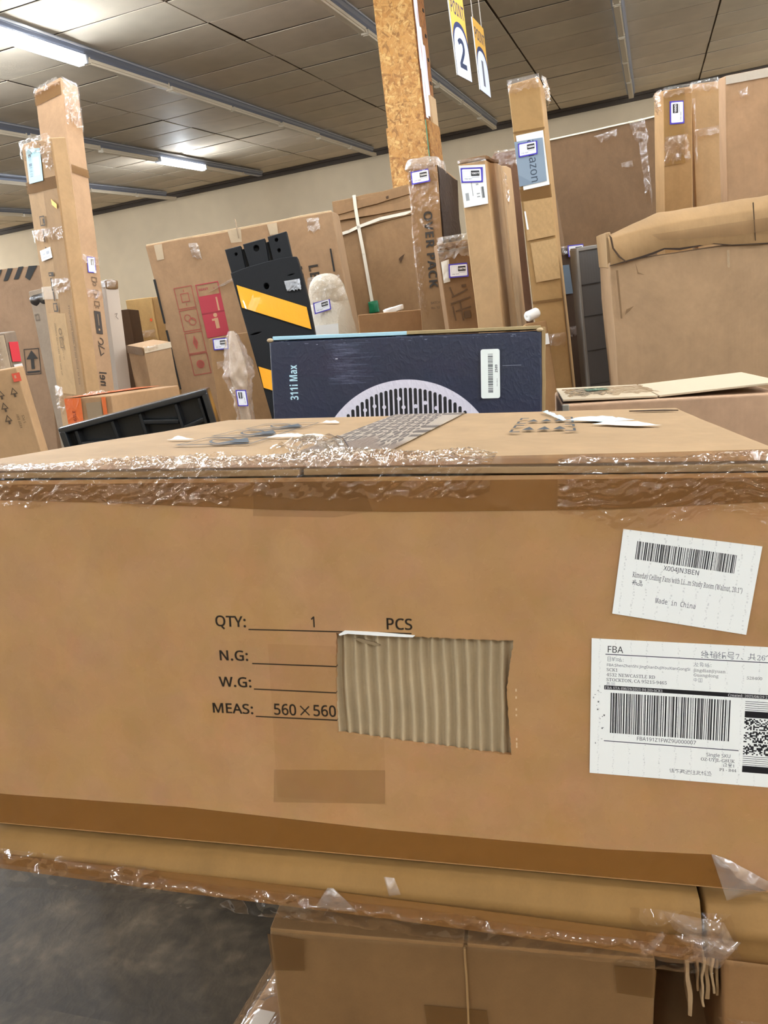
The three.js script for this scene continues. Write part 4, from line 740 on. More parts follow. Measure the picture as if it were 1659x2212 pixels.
// black and yellow rubber ramp piece
{
  const q = S.WS, t = placed('rubber_ramp', 'black rubber ramp piece with diagonal yellow stripes, leaning on end', 'rubber ramp', q), f = foot(q), mx = (x) => x * 0.857, my = (y) => y < 100 ? y : 1749 - (1837 - y) * 0.85, mm = (a) => a.map(([x, y]) => new THREE.Vector2(mx(x) / 1000, my(y) / 1000));
  const rubber = new THREE.MeshPhysicalMaterial({ color: 0x101215, roughness: 0.62, specularIntensity: 0.6, bumpMap: kraftBump, bumpScale: 0.0005 });
  const yellow = new THREE.MeshPhysicalMaterial({ color: 0xf4a90c, roughness: 0.4, clearcoat: 0.3, bumpMap: wrinkle, bumpScale: 0.0006 });
  const round = (s, x, y, r) => { const h = new THREE.Path(); h.absellipse(mx(x) / 1000, my(y) / 1000, r[0] / 1000, r[1] / 1000, 0, 2 * Math.PI, true); s.holes.push(h); };
  const body = new THREE.Shape(mm([[-126, f * 1000], [128, f * 1000], [128, 1404], [141, 1560], [144, 1658], [142, 1731], [124, 1737], [83, 1742], [27, 1744], [-63, 1744], [-126, 1738]]));
  round(body, -4, 1654, [12, 13]); round(body, -97, 1484, [22, 5]); round(body, 104, 1671, [14, 4]); round(body, 60, 1742, [1, 1]);
  part('ramp_body', new THREE.ExtrudeGeometry(body, { depth: 0.05, bevelEnabled: true, bevelSize: 0.003, bevelThickness: 0.004, bevelSegments: 2, curveSegments: 20 }).translate(0, 0, -0.028), rubber, t);
  part('ramp_back', new THREE.ExtrudeGeometry(new THREE.Shape(mm([[-122, f * 1000 + 4], [124, f * 1000 + 4], [124, 1730], [-122, 1730]])), { depth: 0.012, bevelEnabled: false }).translate(0, 0, -0.04), inkBlack, t);
  const pad = (pts, holes, z, d) => { const s = new THREE.Shape(mm(pts)); for (const h of holes) round(s, h[0], h[1], [h[2], h[2]]); return new THREE.ExtrudeGeometry(s, { depth: d, bevelEnabled: true, bevelSize: 0.002, bevelThickness: 0.002, bevelSegments: 1, curveSegments: 16 }).translate(0, 0, z); };
  part('joint_pad', pad([[-126, 1730], [-72, 1730], [-66, 1836], [-126, 1837]], [[-89, 1810, 7]], -0.02, 0.03), rubber, t);
  part('joint_pad', pad([[-48, 1730], [26, 1730], [36, 1838], [-50, 1838]], [[-4, 1811, 12]], -0.02, 0.03), rubber, t);
  part('joint_pad', pad([[50, 1730], [123, 1730], [128, 1841], [54, 1840]], [[83, 1821, 8], [82, 1779, 8]], -0.02, 0.03), rubber, t);
  part('joint_web', pad([[-120, 1725], [120, 1725], [122, 1828], [-120, 1826]], [], -0.026, 0.012), inkBlack, t);
  const stripe = (pts) => new THREE.ExtrudeGeometry(new THREE.Shape(mm(pts)), { depth: 0.0015, bevelEnabled: false }).translate(0, 0, 0.03);
  part('yellow_stripe', stripe([[-118, 1689], [130, 1531], [125, 1441], [-122, 1598]]), yellow, t); part('yellow_stripe', stripe([[-123, 1354], [124, 1200], [124, 1105], [-126, 1266]]), yellow, t); part('yellow_stripe', stripe([[-123, 1014], [124, 860], [124, 765], [-126, 926]]), yellow, t);
  part('silver_tape', crumple(q, 'F', [[60, 1593], [114, 1587], [110, 1549], [61, 1553]], { off: 0.003, amp: 0.006, cell: 0.004, freq: 90, sd: 8, rag: 0.2 }), new THREE.MeshPhysicalMaterial({ color: 0x9b9da0, roughness: 0.35, metalness: 0.3, side: THREE.DoubleSide }), t, 'crumpled silver tape');
}
// white wrapped roll
{
  const q = S.CYL, t = placed('wrapped_roll', 'pale padded roll with a rounded end, wrapped in milky film, behind the blue carton', 'roll', [q[0] + 0.012, 0, q[2] - 0.02, 0, 0, 0.02]);
  const prof = [[0.1, 0], [0.1, 1.2], [0.094, 1.36], [0.084, 1.46], [0.074, 1.53], [0.066, 1.565], [0.05, 1.592], [0.03, 1.607], [0.001, 1.612]].map((p) => new THREE.Vector2(...p));
  const g = new THREE.LatheGeometry(new THREE.SplineCurve(prof).getPoints(60), 48), p = g.attributes.position;
  for (let i = 0; i < p.count; i++) { const y = p.getY(i), a = Math.atan2(p.getZ(i), p.getX(i)), n = 1 + 0.05 * N3(Math.cos(a) * 2, y * 9, Math.sin(a) * 2) + 0.03 * N3(Math.cos(a) * 4, y * 24, Math.sin(a) * 4); p.setXYZ(i, p.getX(i) * n, y, p.getZ(i) * n); }
  g.computeVertexNormals();
  part('roll_body', g, new THREE.MeshPhysicalMaterial({ color: 0xcfc5b2, roughness: 0.42, bumpMap: wrinkle, bumpScale: 0.004, clearcoat: 0.4, clearcoatRoughness: 0.25 }), t);
  const f = [0, 0, 0, 0, 0, 0, 0.2, 1.6, 0.176];
  part('stretch_film', crumple(f, 'F', [[-62, 1600], [56, 1596], [80, 1500], [-80, 1500]], { off: -0.02, amp: 0.014, cell: 0.006, freq: 24, sd: 17 }).translate(0, 0, 0.004), filmMilky, t);
  part('sticker', sheetOn(f, 'F', [[-54, 1505], [10, 1512], [11, 1474], [-53, 1463]], 0.004, 0.001), stockSticker('10073'), t, blueSticker);
  part('paper_label', sheetOn(f, 'F', [[-69, 1421], [30, 1420], [27, 1371], [-74, 1376]], 0.012, 0.001), paperWhite, t, 'plain white paper');
}
{
  const t = carton('STR', 'large brown carton tied with crossed white straps and a green clip', 0x9c7850, { amp: 0.014, crush: 0.016, step: 0.1 });
  const strapM = new THREE.MeshStandardMaterial({ color: 0xd9d0bd, roughness: 0.5 }), line = (pts, w) => { const c = new THREE.CatmullRomCurve3(pts.map(([x, y]) => V(x / 1000, y / 1000, S.STR[8] / 2 + 0.014))), s = new THREE.Shape([[-w, -0.002], [w, -0.002], [w, 0.002], [-w, 0.002]].map((p) => new THREE.Vector2(...p))); return c; };
  const ribbon = (pts, w, vertical) => mergeGeometries(pts.slice(1).map((b, i) => { const a = pts[i], dx = b[0] - a[0], dy = b[1] - a[1], L = Math.hypot(dx, dy) / 1000; return bar(w, L + 0.004, 0.003).rotateZ(Math.atan2(dy, dx) - Math.PI / 2).translate((a[0] + b[0]) / 2000, (a[1] + b[1]) / 2000, S.STR[8] / 2 + 0.012); }));
  part('strap', ribbon([[-115, 2119], [-119, 2060], [-122, 1953], [-121, 1803], [-124, 1544], [-125, 1508]], 0.018), strapM, t); part('strap', ribbon([[-246, 1934], [-180, 1940], [-122, 1953], [4, 1969], [178, 1968], [246, 1971]], 0.016), strapM, t);
  part('strap_clip', boardBox(0.054, 1.48, 1.545, 0.022, { r: 0.006, amp: 0.006, step: 0.01, freq: 40 }).translate(-0.12, 0, S.STR[8] / 2 + 0.014), new THREE.MeshPhysicalMaterial({ color: 0x0d6b45, roughness: 0.3 }), t, 'green plastic clip');
  for (const [y, z, tl, c] of [[2.075, 0.008, 0.06, 0x8d6a44], [2.02, 0.01, -0.05, 0x947049], [1.975, 0.009, 0.03, 0x8a6843]]) part('fold', boardBox(0.48, -0.025, 0.025, 0.008, { r: 0.004, amp: 0.006, step: 0.03, freq: 9, sd: y * 9 }).rotateX(-0.25).rotateZ(tl).translate(0, y, S.STR[8] / 2 + z * 0.4), kraft(c), t);
  part('torn_spot', sheetOn(S.STR, 'F', [[67, 1740], [76, 1747], [106, 1760], [97, 1749], [90, 1735], [74, 1715]], 0.012), paperTone(0x4a3520, 0.9), t); part('torn_spot', sheetOn(S.STR, 'F', [[57, 2075], [73, 2078], [71, 2063], [59, 2062]], 0.014), paperTone(0x4a3520, 0.9), t);
}
{
  carton('LED', 'low tan carton in front of the strapped one, a white foam scrap on top', 0xa67c50, { amp: 0.002, crush: 0.001 });
  const f = thing('foam_scrap', 'crumpled scrap of white foam on the low tan carton', 'foam'); f.position.set(0.135, 1.446, -3.71); f.rotation.set(0, 0.2, 0.18);
  part('foam_body', boardBox(0.085, 0, 0.022, 0.04, { r: 0.01, amp: 0.008, step: 0.01, freq: 30, sd: 2 }), paperTone(0xe7e4dd, 0.7), f);
}
{
  const t = carton('OVP', 'narrow upright carton in bubbly clear film printed OVER PACK, with a dark film side', 0xa57f55, { amp: 0.004, crush: 0.01 });
  part('box_panel', boardBox(0.006, 1.2, 1.94, 0.37, { r: 0.002, amp: 0.006, step: 0.05, freq: 12 }).translate(0.056, 0, -0.002), new THREE.MeshPhysicalMaterial({ color: 0x33241a, roughness: 0.5, specularIntensity: 0.35, bumpMap: wrinkle, bumpScale: 0.003 }), t, 'side wrapped in dark glossy film');
  const text = ink(t, 'OVP', 'F', quadOf(-22, 1505, 40, 1790), 128, 580, (x) => { x.fillStyle = '#39332d'; x.save(); x.translate(26, 6); x.rotate(Math.PI / 2); x.font = 'bold 92px sans-serif'; const w = x.measureText('OVER PACK').width; x.scale(564 / w, 1); x.fillText('OVER PACK', 0, -4); x.restore(); }, 'printed_mark', 0.0045);
  ink(t, 'OVP', 'F', quadOf(-10, 1410, 36, 1470), 48, 64, (x) => { x.fillStyle = '#7a6046'; x.font = '12px sans-serif'; x.fillText('BATCH', 2, 20); x.fillText('No. 12', 2, 40); });
  sticker(t, 'OVP', 'F', [[-42, 1927], [25, 1930], [29, 1885], [-41, 1882]], stockSticker('10066'), blueSticker, 0.012);
  for (const [p, a] of [[[[-54, 1962], [53, 1962], [53, 1880], [-54, 1880]], 0.016], [[[-54, 1885], [53, 1885], [53, 1760], [-54, 1750]], 0.016], [[[-56, 1770], [-34, 1770], [-10, 1380], [-56, 1380]], 0.01], [[[-20, 1760], [53, 1760], [53, 1700], [-20, 1720]], 0.012]]) wrap(t, 'OVP', 'F', p, { amp: a, cell: 0.006, freq: 34, off: 0.006 }, film);
  part('stretch_film', boardBox(0.122, 1.93, 1.975, 0.2, { r: 0.02, amp: 0.012, step: 0.012, freq: 24, sd: 21 }).translate(0, 0, 0.1), filmMilky, t, 'bunched clear film over the end');
}
{
  const t = carton('J', 'short narrow carton under wrinkled film with a blue bordered sticker, in front of OVER PACK', 0x9a7650, { amp: 0.004, crush: 0.012 });
  sticker(t, 'J', 'F', [[-27, 1576], [36, 1572], [35, 1526], [-31, 1531]], stockSticker('10076'), blueSticker, 0.012);
  part('paper_label', crumple(S.J, 'F', [[-50, 1588], [-22, 1592], [-28, 1520], [-50, 1518]], { off: 0.004, amp: 0.006, cell: 0.006 }), new THREE.MeshStandardMaterial({ color: 0xe8e4da, roughness: 0.5, side: THREE.DoubleSide }), t, 'crumpled white paper');
  ink(t, 'J', 'F', quadOf(-42, 1375, 38, 1510), 128, 224, (x) => { x.strokeStyle = x.fillStyle = '#5c442c'; x.lineWidth = 7; x.beginPath(); x.moveTo(20, 70); x.lineTo(110, 40); x.moveTo(16, 14); x.lineTo(30, 66); x.moveTo(10, 104); x.lineTo(120, 84); x.moveTo(18, 120); x.lineTo(24, 200); x.moveTo(60, 96); x.lineTo(66, 206); x.moveTo(30, 150); x.lineTo(116, 136); x.stroke(); x.fillRect(80, 10, 26, 14); x.fillRect(74, 156, 34, 40); });
  for (const [p, a] of [[[[-54, 1666], [54, 1666], [54, 1615], [-54, 1615]], 0.02], [[[-54, 1625], [54, 1625], [54, 1588], [-54, 1588]], 0.012]]) wrap(t, 'J', 'F', p, { amp: a, cell: 0.006, freq: 36 }, filmMilky);
  part('fold', boardBox(0.108, 1.62, 1.634, 0.02, { r: 0.005, amp: 0.003, step: 0.02, freq: 20 }).translate(0, 0, 0.046), kraft(0x7d5c3c), t);
}
{
  const t = carton('K', 'upright tan carton with a large white paper label and blue bordered sticker', 0xcba473, { amp: 0.003, crush: 0.008 });
  sticker(t, 'K', 'F', [[-37, 1858], [37, 1849], [34, 1746], [-35, 1745]], stickerMat(160, 224, (x, w, h) => { x.fillStyle = '#f0f1ee'; x.fillRect(0, 0, w, h); x.fillStyle = '#55575c'; for (const [a, b, c, d] of [[20, 150, 22, 40], [130, 130, 12, 60], [90, 60, 18, 30], [66, 80, 5, 90], [96, 110, 16, 8], [94, 160, 20, 6], [94, 176, 20, 6]]) { x.globalAlpha = 0.5; x.fillRect(a, b, c, d); } x.globalAlpha = 1; bars(x, 126, 132, 20, 58, '#333', 1, 3); }), 'white paper shipping label', 0.0045);
  sticker(t, 'K', 'F', [[-32, 1851], [30, 1843], [26, 1804], [-34, 1812]], stockSticker('10077'), blueSticker, 0.006);
  tape(t, 'K', 'R', [[-20, 1860], [0, 1860], [0, 1100], [-20, 1100]], paleTape); wrap(t, 'K', 'R', [[-60, 1840], [-30, 1840], [-30, 1720], [-60, 1720]], { amp: 0.008 });
  wrap(t, 'K', 'F', [[-38, 1872], [38, 1868], [38, 1850], [-38, 1856]], { amp: 0.012, cell: 0.005 });
  part('top_flap', boardBox(0.08, 1.862, 1.872, 0.3, { r: 0.002, amp: 0.006, step: 0.03, freq: 12, sd: 31 }).translate(0, 0, 0.19), kraft(0x8f6c48), t);
}
{
  const t = carton('L', 'tallest narrow upright carton on the right with a grey-blue printed label', 0xba9158, { amp: 0.003, crush: 0.006 });
  sticker(t, 'L', 'F', [[-36, 1889], [38, 1889], [40, 1748], [-32, 1746]], paperWhite, 'white paper under the grey label');
  const az = stickerMat(128, 192, (x, w, h) => { x.fillStyle = '#8798a8'; x.fillRect(0, 0, w, h); x.fillStyle = '#7b8c9d'; x.beginPath(); x.moveTo(0, 140); x.lineTo(70, 192); x.lineTo(0, 192); x.fill(); x.save(); x.translate(58, 8); x.rotate(Math.PI / 2); x.font = '52px sans-serif'; x.fillStyle = '#2f3c4a'; x.fillText('amazon', -4, 0); x.restore(); });
  sticker(t, 'L', 'F', [[-42, 1874], [35, 1871], [34, 1759], [-42, 1757]], az, 'grey-blue label with lettering', 0.0055);
  sticker(t, 'L', 'F', [[-33, 1868], [20, 1866], [17, 1832], [-35, 1832]], stockSticker('10068'), blueSticker, 0.0075);
  part('box_panel', sheetOn(S.L, 'F', [[-36, 1716], [42, 1714], [42, 1612], [-38, 1610]], 0.0035, 0.002), kraft(0xc7a06a), t); part('box_panel', sheetOn(S.L, 'F', [[-30, 1602], [43, 1604], [43, 1493], [-26, 1492]], 0.0035, 0.002), kraft(0xcaa46e), t);
  part('gap_shade', sheetOn(S.L, 'F', [[-37, 1690], [-33, 1690], [-30, 1640], [-35, 1640]], 0.006, 0.001), paperWhite, t, 'white tape scrap');
  tape(t, 'L', 'F', [[-43, 1900], [43, 1897], [43, 1892], [-43, 1895]], darkTape); tape(t, 'L', 'F', [[-43, 1750], [43, 1750], [43, 1714], [-43, 1718]], darkTape); tape(t, 'L', 'F', [[-43, 1440], [43, 1438], [43, 1430], [-43, 1432]], darkTape);
  wrap(t, 'L', 'F', [[-43, 2030], [43, 2030], [43, 1990], [-43, 1990]], { amp: 0.008, cell: 0.006 }); wrap(t, 'L', 'R', [[-120, 2028], [118, 2028], [118, 1970], [-120, 1970]], { amp: 0.01 }); wrap(t, 'L', 'F', [[-20, 1340], [40, 1340], [40, 1300], [-20, 1300]], { amp: 0.01 });
}
{ const t = carton('M', 'dark reddish brown wrapped carton, just its top showing behind the tall narrow one', 0x805c42, { amp: 0.004, crush: 0.01 }); wrap(t, 'M', 'F', [[-45, 2040], [45, 2040], [45, 1960], [-45, 1960]], { amp: 0.012, cell: 0.008 }); }
{
  const t = carton('N', 'wide brown carton with a bright film edge along its top, behind the tall narrow one', 0x7b5d3e, { amp: 0.006, crush: 0.004 });  // brown darkened evenly in place of the shadow across it
  part('top_edge', boardBox(0.5, 2.172, 2.18, 0.02, { r: 0.003, amp: 0.004, step: 0.03, freq: 9 }).translate(0, 0, 0.145), new THREE.MeshPhysicalMaterial({ color: 0xe0d4ba, roughness: 0.3 }), t, 'pale film along the edge, its highlight put into the colour');  // top edge highlight painted as a pale strip
  for (const [p, a] of [[[[110, 2180], [190, 2180], [200, 2060], [150, 2060]], 0.014], [[[150, 2080], [185, 2080], [180, 1800], [150, 1800]], 0.012], [[[-40, 2150], [60, 2160], [60, 2120], [-20, 2110]], 0.01], [[[60, 2010], [110, 2012], [112, 1980], [60, 1985]], 0.01]]) wrap(t, 'N', 'F', p, { amp: a, cell: 0.008 });
}
{
  const t = carton('O1', 'upright taped carton with a vertical blue bordered sticker near its top', 0xb98f5a, { amp: 0.003, crush: 0.012 });
  sticker(t, 'O1', 'F', [[-27, 2068], [17, 2064], [20, 1994], [-27, 1997]], stockSticker('10065', true), blueSticker, 0.0045);
  tape(t, 'O1', 'F', [[-47, 2100], [20, 2100], [22, 1870], [-45, 1870]], tapeClear(0xb08a50, 0.35));
  for (const [p, a] of [[[[-47, 2112], [47, 2112], [47, 2080], [-47, 2076]], 0.014], [[[-46, 1960], [30, 1960], [40, 1866], [-46, 1862]], 0.01]]) wrap(t, 'O1', 'F', p, { amp: a, cell: 0.006 });
  wrap(t, 'O1', 'L', [[0, 2108], [84, 2108], [84, 2020], [10, 2040]], { amp: 0.012 });
}
{
  const t = carton('O2', 'plain upright carton with shiny film, right beside the vertically stickered one', 0xc29c6c, { amp: 0.003, crush: 0.012 });
  for (const [p, a] of [[[[-48, 2114], [48, 2114], [48, 2060], [-48, 2076]], 0.014], [[[-48, 1960], [48, 1960], [48, 1925], [-48, 1925]], 0.01], [[[-50, 2060], [-34, 2060], [-34, 1830], [-50, 1830]], 0.012]]) wrap(t, 'O2', 'F', p, { amp: a, cell: 0.006 });
  part('gap_shade', tapeOn(S.O2, 'R', [[-120, 2100], [120, 2100], [120, 1700], [-120, 1700]], 0.003), paperTone(0x4d3322, 0.6), t);  // dark sheet painting the shaded gap beside this carton, no tape
}
{
  const t = carton('Q', 'large tan carton at the upper right corner with pale tape along its top', 0xc09870, { amp: 0.004, step: 0.2 });
  tape(t, 'Q', 'F', [[-152, 2021], [152, 2021], [152, 1996], [-152, 2000]], tapeClear(0xd9cdbb, 0.75));
  for (const p of [[[-15, 1758], [45, 1758], [45, 1708], [-15, 1708]], [[-45, 1818], [-30, 1818], [-30, 1788], [-45, 1788]], [[30, 1838], [76, 1838], [76, 1798], [30, 1798]], [[-121, 1978], [-98, 1984], [-91, 1958], [-114, 1952]]]) wrap(t, 'Q', 'F', p, { amp: 0.01, cell: 0.007 });
}
// crushed carton at the right
{
  const q = S.P, t = placed('carton', 'big crushed tan carton at the right with a torn crack under its bent top edge', 'carton', q), f = foot(q), W = q[6], D = q[8], H = q[7];
  part('box_body', boardBox(W, f, 1.512, D, { amp: 0.006, step: 0.09, freq: 4, sd: 90 }), kraft(0xb2906a), t);
  // the bent upper band: from the crack up to a crushed edge that leans back
  const tearX = [-350, -328, -272, -247, -221, -186, -111, -69, 13, 120, 350], tearY = [1505, 1508, 1516, 1520, 1527, 1521, 1520, 1510, 1502, 1504, 1508];
  const edge = (x) => { let i = 0; while (i < tearX.length - 2 && tearX[i + 1] < x * 1000) i++; const k = (x * 1000 - tearX[i]) / (tearX[i + 1] - tearX[i]); return (tearY[i] + k * (tearY[i + 1] - tearY[i])) / 1000; };
  const rows = [[0, 0.004], [0.25, 0.007], [0.6, 0.006], [0.92, 0.002], [1, -0.004], [1.12, -0.02], [1.27, -0.05], [1.32, -0.09], [1.3, -0.28]], nu = 70, g = new THREE.PlaneGeometry(1, 1, nu, rows.length - 1), p = g.attributes.position, uv = g.attributes.uv;
  for (let i = 0; i < p.count; i++) {
    const u = (i % (nu + 1)) / nu, r = rows[Math.floor(i / (nu + 1))], x = -W / 2 + 0.003 + u * (W - 0.006), low = edge(x) - 0.001, cr = Math.max(0, 1 - (x + W / 2) / 0.13), top = 1.584 - 0.012 * cr;
    const y = low + (top - low) * Math.min(1, r[0]) + Math.max(0, r[0] - 1) * 0.09 * (1 - 0.9 * cr), z = D / 2 + r[1] + 0.006 * N3(x * 12, y * 14, 3) - 0.02 * cr * Math.max(0, r[0] - 0.4);
    p.setXYZ(i, x, y + 0.003 * N3(x * 20, r[0] * 3, 8), z); uv.setXY(i, x, y);
  }
  const ix = g.index.array; for (let i = 0; i < ix.length; i += 3) [ix[i], ix[i + 1]] = [ix[i + 1], ix[i]];
  g.computeVertexNormals(); const m = kraft(0xa98557).clone(); m.side = THREE.DoubleSide;
  part('bent_flap', g, m, t); part('end_flap', boardBox(0.012, 1.5, 1.585, D - 0.03, { r: 0.003, amp: 0.006, step: 0.04, sd: 9 }).translate(-W / 2 + 0.004, 0, -0.01), kraft(0xb8966a), t);
  const crack = tearX.slice(0, 10).map((x, i) => [x, tearY[i] + 1 + 1.5 * N3(x * 0.07, 1, 2)]), lower = tearX.slice(0, 10).map((x, i) => [x, tearY[i] - (x > -280 && x < -180 ? 3.5 : 0.8) - 1.5 * Math.abs(N3(x * 0.1, 4, 4))]).reverse();
  part('torn_crack', sheetOn(q, 'F', [...crack, ...lower], 0.008, 0.0006), paperTone(0x35261a, 0.95), t, 'dark torn crack');
  part('torn_crack', sheetOn(q, 'F', [[-346, 1578], [-340, 1570], [-337, 1545], [-324, 1524], [-308, 1508], [-311, 1507], [-328, 1522], [-341, 1544]], 0.009, 0.0006), paperTone(0x4a3827, 0.95), t);
  part('seam_gap', sheetOn(q, 'F', [[-20.5, 1598], [-18, 1598], [-16, 1512], [-17.5, 1512]], 0.009, 0.0006), paperTone(0x3b2c1d, 0.95), t);
  for (const pts of [[[-336, 1492], [-331, 1492], [-329, 1376], [-333, 1376]], [[-318, 1396], [-300, 1402], [-310, 1392], [-322, 1384]], [[-290, 1505], [-284, 1480], [-270, 1472], [-286, 1476]]]) part('crease', sheetOn(q, 'F', pts, 0.0065, 0.0006), kraft(0x8d6d49), t);
  part('gap_shade', tapeOn(q, 'F', [[-250, 1562], [340, 1556], [340, 1528], [-60, 1530], [-230, 1546]], 0.018, 0.0004), new THREE.MeshPhysicalMaterial({ color: 0x86623a, roughness: 0.6, transparent: true, opacity: 0.2 }), t);
  tape(t, 'P', 'F', [[-80, 1500], [-74, 1500], [-74, 1460], [-80, 1460]], paleTape);
}
{
  const t = placed('foam_slab', 'dark grey foam panel with a pale edge, standing left of the crushed carton', 'foam panel', S.Rf), f = foot(S.Rf);
  const fm = new THREE.MeshStandardMaterial({ color: 0x57524e, roughness: 0.85, bumpMap: kraftBump, bumpScale: 0.001 });
  part('panel_board', boardBox(0.067, f, S.Rf[7], 0.06, { r: 0.004, amp: 0.003, step: 0.06, sd: 3 }), fm, t);
  part('panel_edge', boardBox(0.007, f, S.Rf[7] + 0.002, 0.064, { r: 0.002, amp: 0.002, step: 0.05 }).translate(-0.033, 0, 0.001), paperTone(0x837c73, 0.8), t);
  part('panel_edge', boardBox(0.07, S.Rf[7] - 0.004, S.Rf[7] + 0.006, 0.064, { r: 0.002, amp: 0.003, step: 0.02 }), paperTone(0x837c73, 0.8), t);
  for (const y of [1.46, 1.37, 1.27, 1.17]) part('panel_seam', bar(0.056, 0.0016, 0.002, 0.004, y, 0.0315).rotateZ(0.004), paperTone(0x35312e, 0.8), t);
}
{
  const t = carton('S', 'dark film-wrapped upright carton with a half hidden blue bordered sticker', 0x4a3626, { amp: 0.004, crush: 0.006 });
  sticker(t, 'S', 'F', [[-8, 1592], [44, 1590], [46, 1553], [-8, 1555]], stockSticker('10069'), blueSticker, 0.008);
  part('gap_shade', tapeOn(S.S, 'F', [[-33, 1532], [-8, 1531], [-4, 1437], [-31, 1438]], 0.006), new THREE.MeshPhysicalMaterial({ color: 0x5d6b78, roughness: 0.35, clearcoat: 0.4 }), t, 'grey-blue tape strip');
  for (const p of [[[-36, 1592], [-8, 1592], [-8, 1560], [-36, 1560]], [[-36, 1330], [38, 1330], [38, 1290], [-36, 1290]], [[-4, 1520], [38, 1520], [38, 1460], [-4, 1460]]]) wrap(t, 'S', 'F', p, { amp: 0.01, cell: 0.006 });
}
{
  const t = carton('T', 'small leaning tan carton beside the right end of the blue one', 0xb28858, { amp: 0.002 });
  sticker(t, 'T', 'F', [[12, 1340], [28, 1340], [28, 1310], [14, 1310]], paperWhite, 'white sticker');
  const r = thing('foam_roll', 'short white foam roll on top of the small leaning carton', 'foam'); r.position.set(0.471, 1.383, -2.39);
  part('foam_body', new THREE.LatheGeometry([[0.001, -0.02], [0.012, -0.02], [0.0145, -0.016], [0.0145, 0.016], [0.012, 0.02], [0.005, 0.0205], [0.001, 0.019]].map((p) => new THREE.Vector2(...p)), 24).rotateZ(Math.PI / 2 + 0.25).rotateY(0.5), paperTone(0xf0eee8, 0.6), r);
}
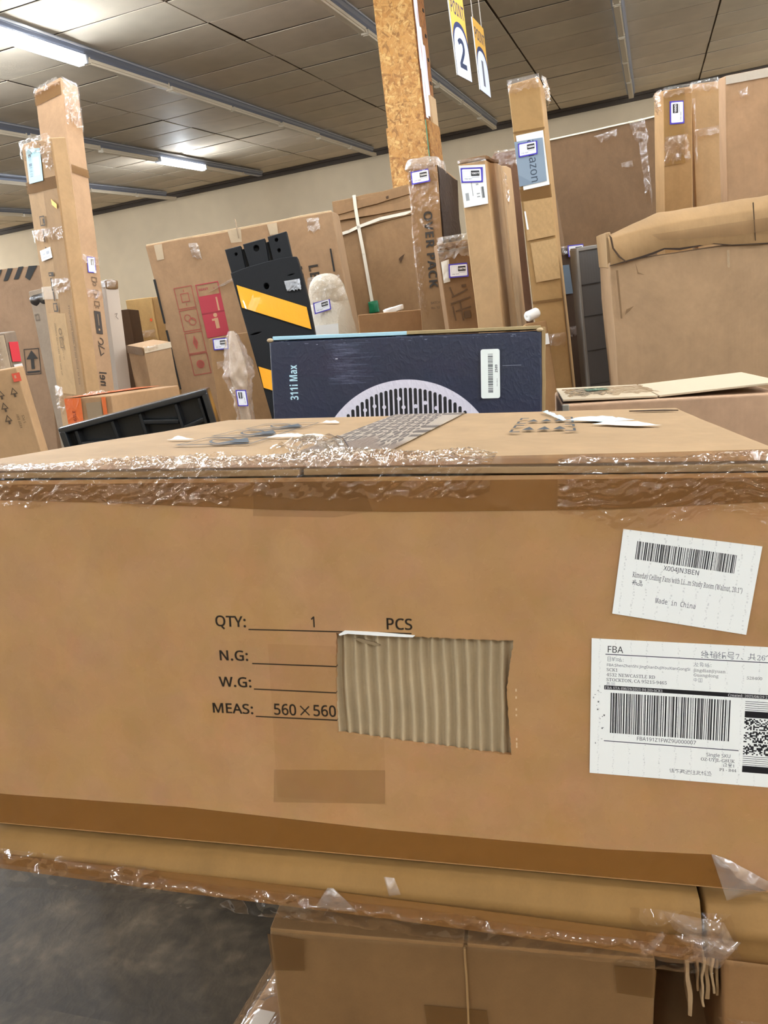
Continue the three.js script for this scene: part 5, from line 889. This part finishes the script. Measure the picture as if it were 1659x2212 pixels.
// ---------- particle board column and hanging signs ----------
{
  const osb = (() => {
    const c = canvas(512, 1024), x = c.getContext('2d'); x.fillStyle = '#cda66c'; x.fillRect(0, 0, 512, 1024);
    const tones = ['#e2c48e', '#d6b074', '#c09456', '#ab7f44', '#ecd6a6', '#cfa562', '#96703c', '#dcbb82'];
    for (let k = 0; k < 5200; k++) { x.save(); x.translate(rnd() * 540 - 14, rnd() * 1050 - 14); x.rotate(rr(0, Math.PI)); x.globalAlpha = rr(0.35, 0.85); x.fillStyle = tones[Math.floor(rnd() * 8)]; const a = rr(8, 40), b = rr(3, 14); x.beginPath(); x.moveTo(-a / 2, -b / 2); x.lineTo(a / 2, -b * 0.4); x.lineTo(a * 0.45, b / 2); x.lineTo(-a * 0.5, b * 0.35); x.fill(); x.globalAlpha = 0.25; x.strokeStyle = '#5d3c18'; x.lineWidth = 0.8; x.stroke(); x.restore(); }
    return canvasTex(c, true);
  })();
  osb.repeat.set(1.15, 0.58);
  const om = (c) => new THREE.MeshPhysicalMaterial({ color: c, map: osb, roughness: 0.6, bumpMap: osb, bumpScale: 0.001 });
  const q = [...S.COL]; q[7] = 3.76;
  const t = placed('board_column', 'square column boxed in tan particle board with papers on its side, rising to the ceiling', 'column', q), W = q[6], D = q[8];
  part('front_board', boardBox(W - 0.004, 0, 3.76, 0.014, { r: 0.001, amp: 0.002, step: 0.4 }).translate(-0.006, 0, D / 2 - 0.007), om(0xe7cfa6), t);
  part('side_board', boardBox(0.014, 0, 3.76, D - 0.02, { r: 0.001, amp: 0.002, step: 0.4 }).translate(W / 2 - 0.007, 0, -0.006), om(0xb98f62), t);
  part('side_board', boardBox(0.014, 0, 3.76, D - 0.02, { r: 0.001, amp: 0.002 }).translate(-W / 2 + 0.007, 0, -0.006), om(0xc9a070), t); part('back_board', boardBox(W - 0.03, 0, 3.76, 0.014, { r: 0.001, amp: 0.001 }).translate(0, 0, -D / 2 + 0.01), om(0xc9a070), t);
  part('lower_board', boardBox(W + 0.02, 0, 2.697, 0.014, { r: 0.001, amp: 0.001 }).translate(-0.004, 0, D / 2 + 0.007), om(0xe4cca4), t);
  part('lower_board', boardBox(0.014, 0, 2.7, D, { r: 0.001, amp: 0.001 }).translate(W / 2 + 0.012, 0, 0), om(0xd8b684), t);
  part('stud', boardBox(0.02, 2.7, 2.88, 0.14, { r: 0.003, amp: 0.001 }).translate(W / 2 + 0.01, 0, -0.05), new THREE.MeshStandardMaterial({ color: 0xcaa77c, roughness: 0.7, bumpMap: kraftBump, bumpScale: 0.0005 }), t);
  part('edge_guard', bar(0.006, 0.34, 0.006, W / 2 + 0.004, 2.53, D / 2 + 0.014), paperTone(0x3f7a58, 0.5), t, 'thin green strip');
  for (const [z0, z1, y0, y1, c] of [[0.06, 0.14, 3.02, 3.52, 0xefeaf2], [0.02, 0.075, 2.74, 3.3, 0xf0edf4], [0.075, 0.082, 2.78, 3.5, 0xd79a92], [-0.03, 0.02, 2.76, 3.2, 0xe9e2ec], [0.08, 0.13, 2.72, 3.05, 0xf2eff2]]) part('paper_sheet', boardBox(0.003, y0, y1, z1 - z0, { r: 0.001, amp: 0.003, step: 0.06, freq: 8, sd: y1 }).translate(W / 2 + 0.004, 0, (z0 + z1) / 2), paperTone(c, 0.5), t);
  for (const y of [3.44, 3.28, 3.13, 2.98]) part('nail_plate', bar(0.004, 0.02, 0.03, W / 2 + 0.002, y, -0.1), inkBlack, t);
}
function hangSign(q, number, ink, label, straps) {
  const t = placed('hanging_sign', label, 'sign', q, 'hanging number signs beside the column'), W = q[6], H = q[7], c = canvas(256, Math.round(256 * H / W)), x = c.getContext('2d'), h = c.height, s = 256 / W / 1000;
  x.fillStyle = '#bd9040'; x.fillRect(0, 0, 256, h);
  const arch = (a, y, col) => { x.fillStyle = col; x.beginPath(); x.moveTo(128 - a, h); x.lineTo(128 - a, y + a * 1.0); x.quadraticCurveTo(128 - a, y, 128, y); x.quadraticCurveTo(128 + a, y, 128 + a, y + a * 1.0); x.lineTo(128 + a, h); x.fill(); };
  const top = h - 236 * s; arch(140, top, '#2c3252'); arch(126, top + 22 * s, '#c2c5d0');
  x.font = 'bold 76px sans-serif'; x.fillStyle = '#3a3445'; x.textAlign = 'center'; x.fillText('POINT', 128, top - 26 * s);
  x.fillStyle = ink; if (number === '1') x.fillRect(104, h - 168 * s, 44, 132 * s); else { x.save(); x.translate(128, h - 40 * s); x.scale(1.5, 1); x.font = 'bold ' + Math.round(178 * s) + 'px sans-serif'; x.fillText(number, 0, 0); x.restore(); }
  part('sign_board', boardBox(W, 0, H, 0.006, { r: 0.001, amp: 0 }), paperTone(0xb9b6b2, 0.6), t);
  part('sign_print', sheetOn(q, 'F', [[-W * 500, H * 1000], [W * 500, H * 1000], [W * 500, 0], [-W * 500, 0]], 0.0004, 0.0004), new THREE.MeshPhysicalMaterial({ map: canvasTex(c), roughness: 0.75, specularIntensity: 0.2 }), t);
  for (const sx of [-1, 1]) part('hanging_strap', bar(0.012, straps, 0.003, sx * (W / 2 - 0.03), H + straps / 2 - 0.01, 0), paperTone(0x9a8f84, 0.5), t);
}
hangSign(S.SG1, '2', '#2d3348', 'hanging yellow and white sign with the dark number 2', 0.68);
hangSign(S.SG2, '1', '#5c5d66', 'hanging yellow and white sign with the grey number 1', 0.72);

scene.traverse((o) => { if (o.isMesh) { o.castShadow = true; o.receiveShadow = true; } });
renderer.render(scene, camera);
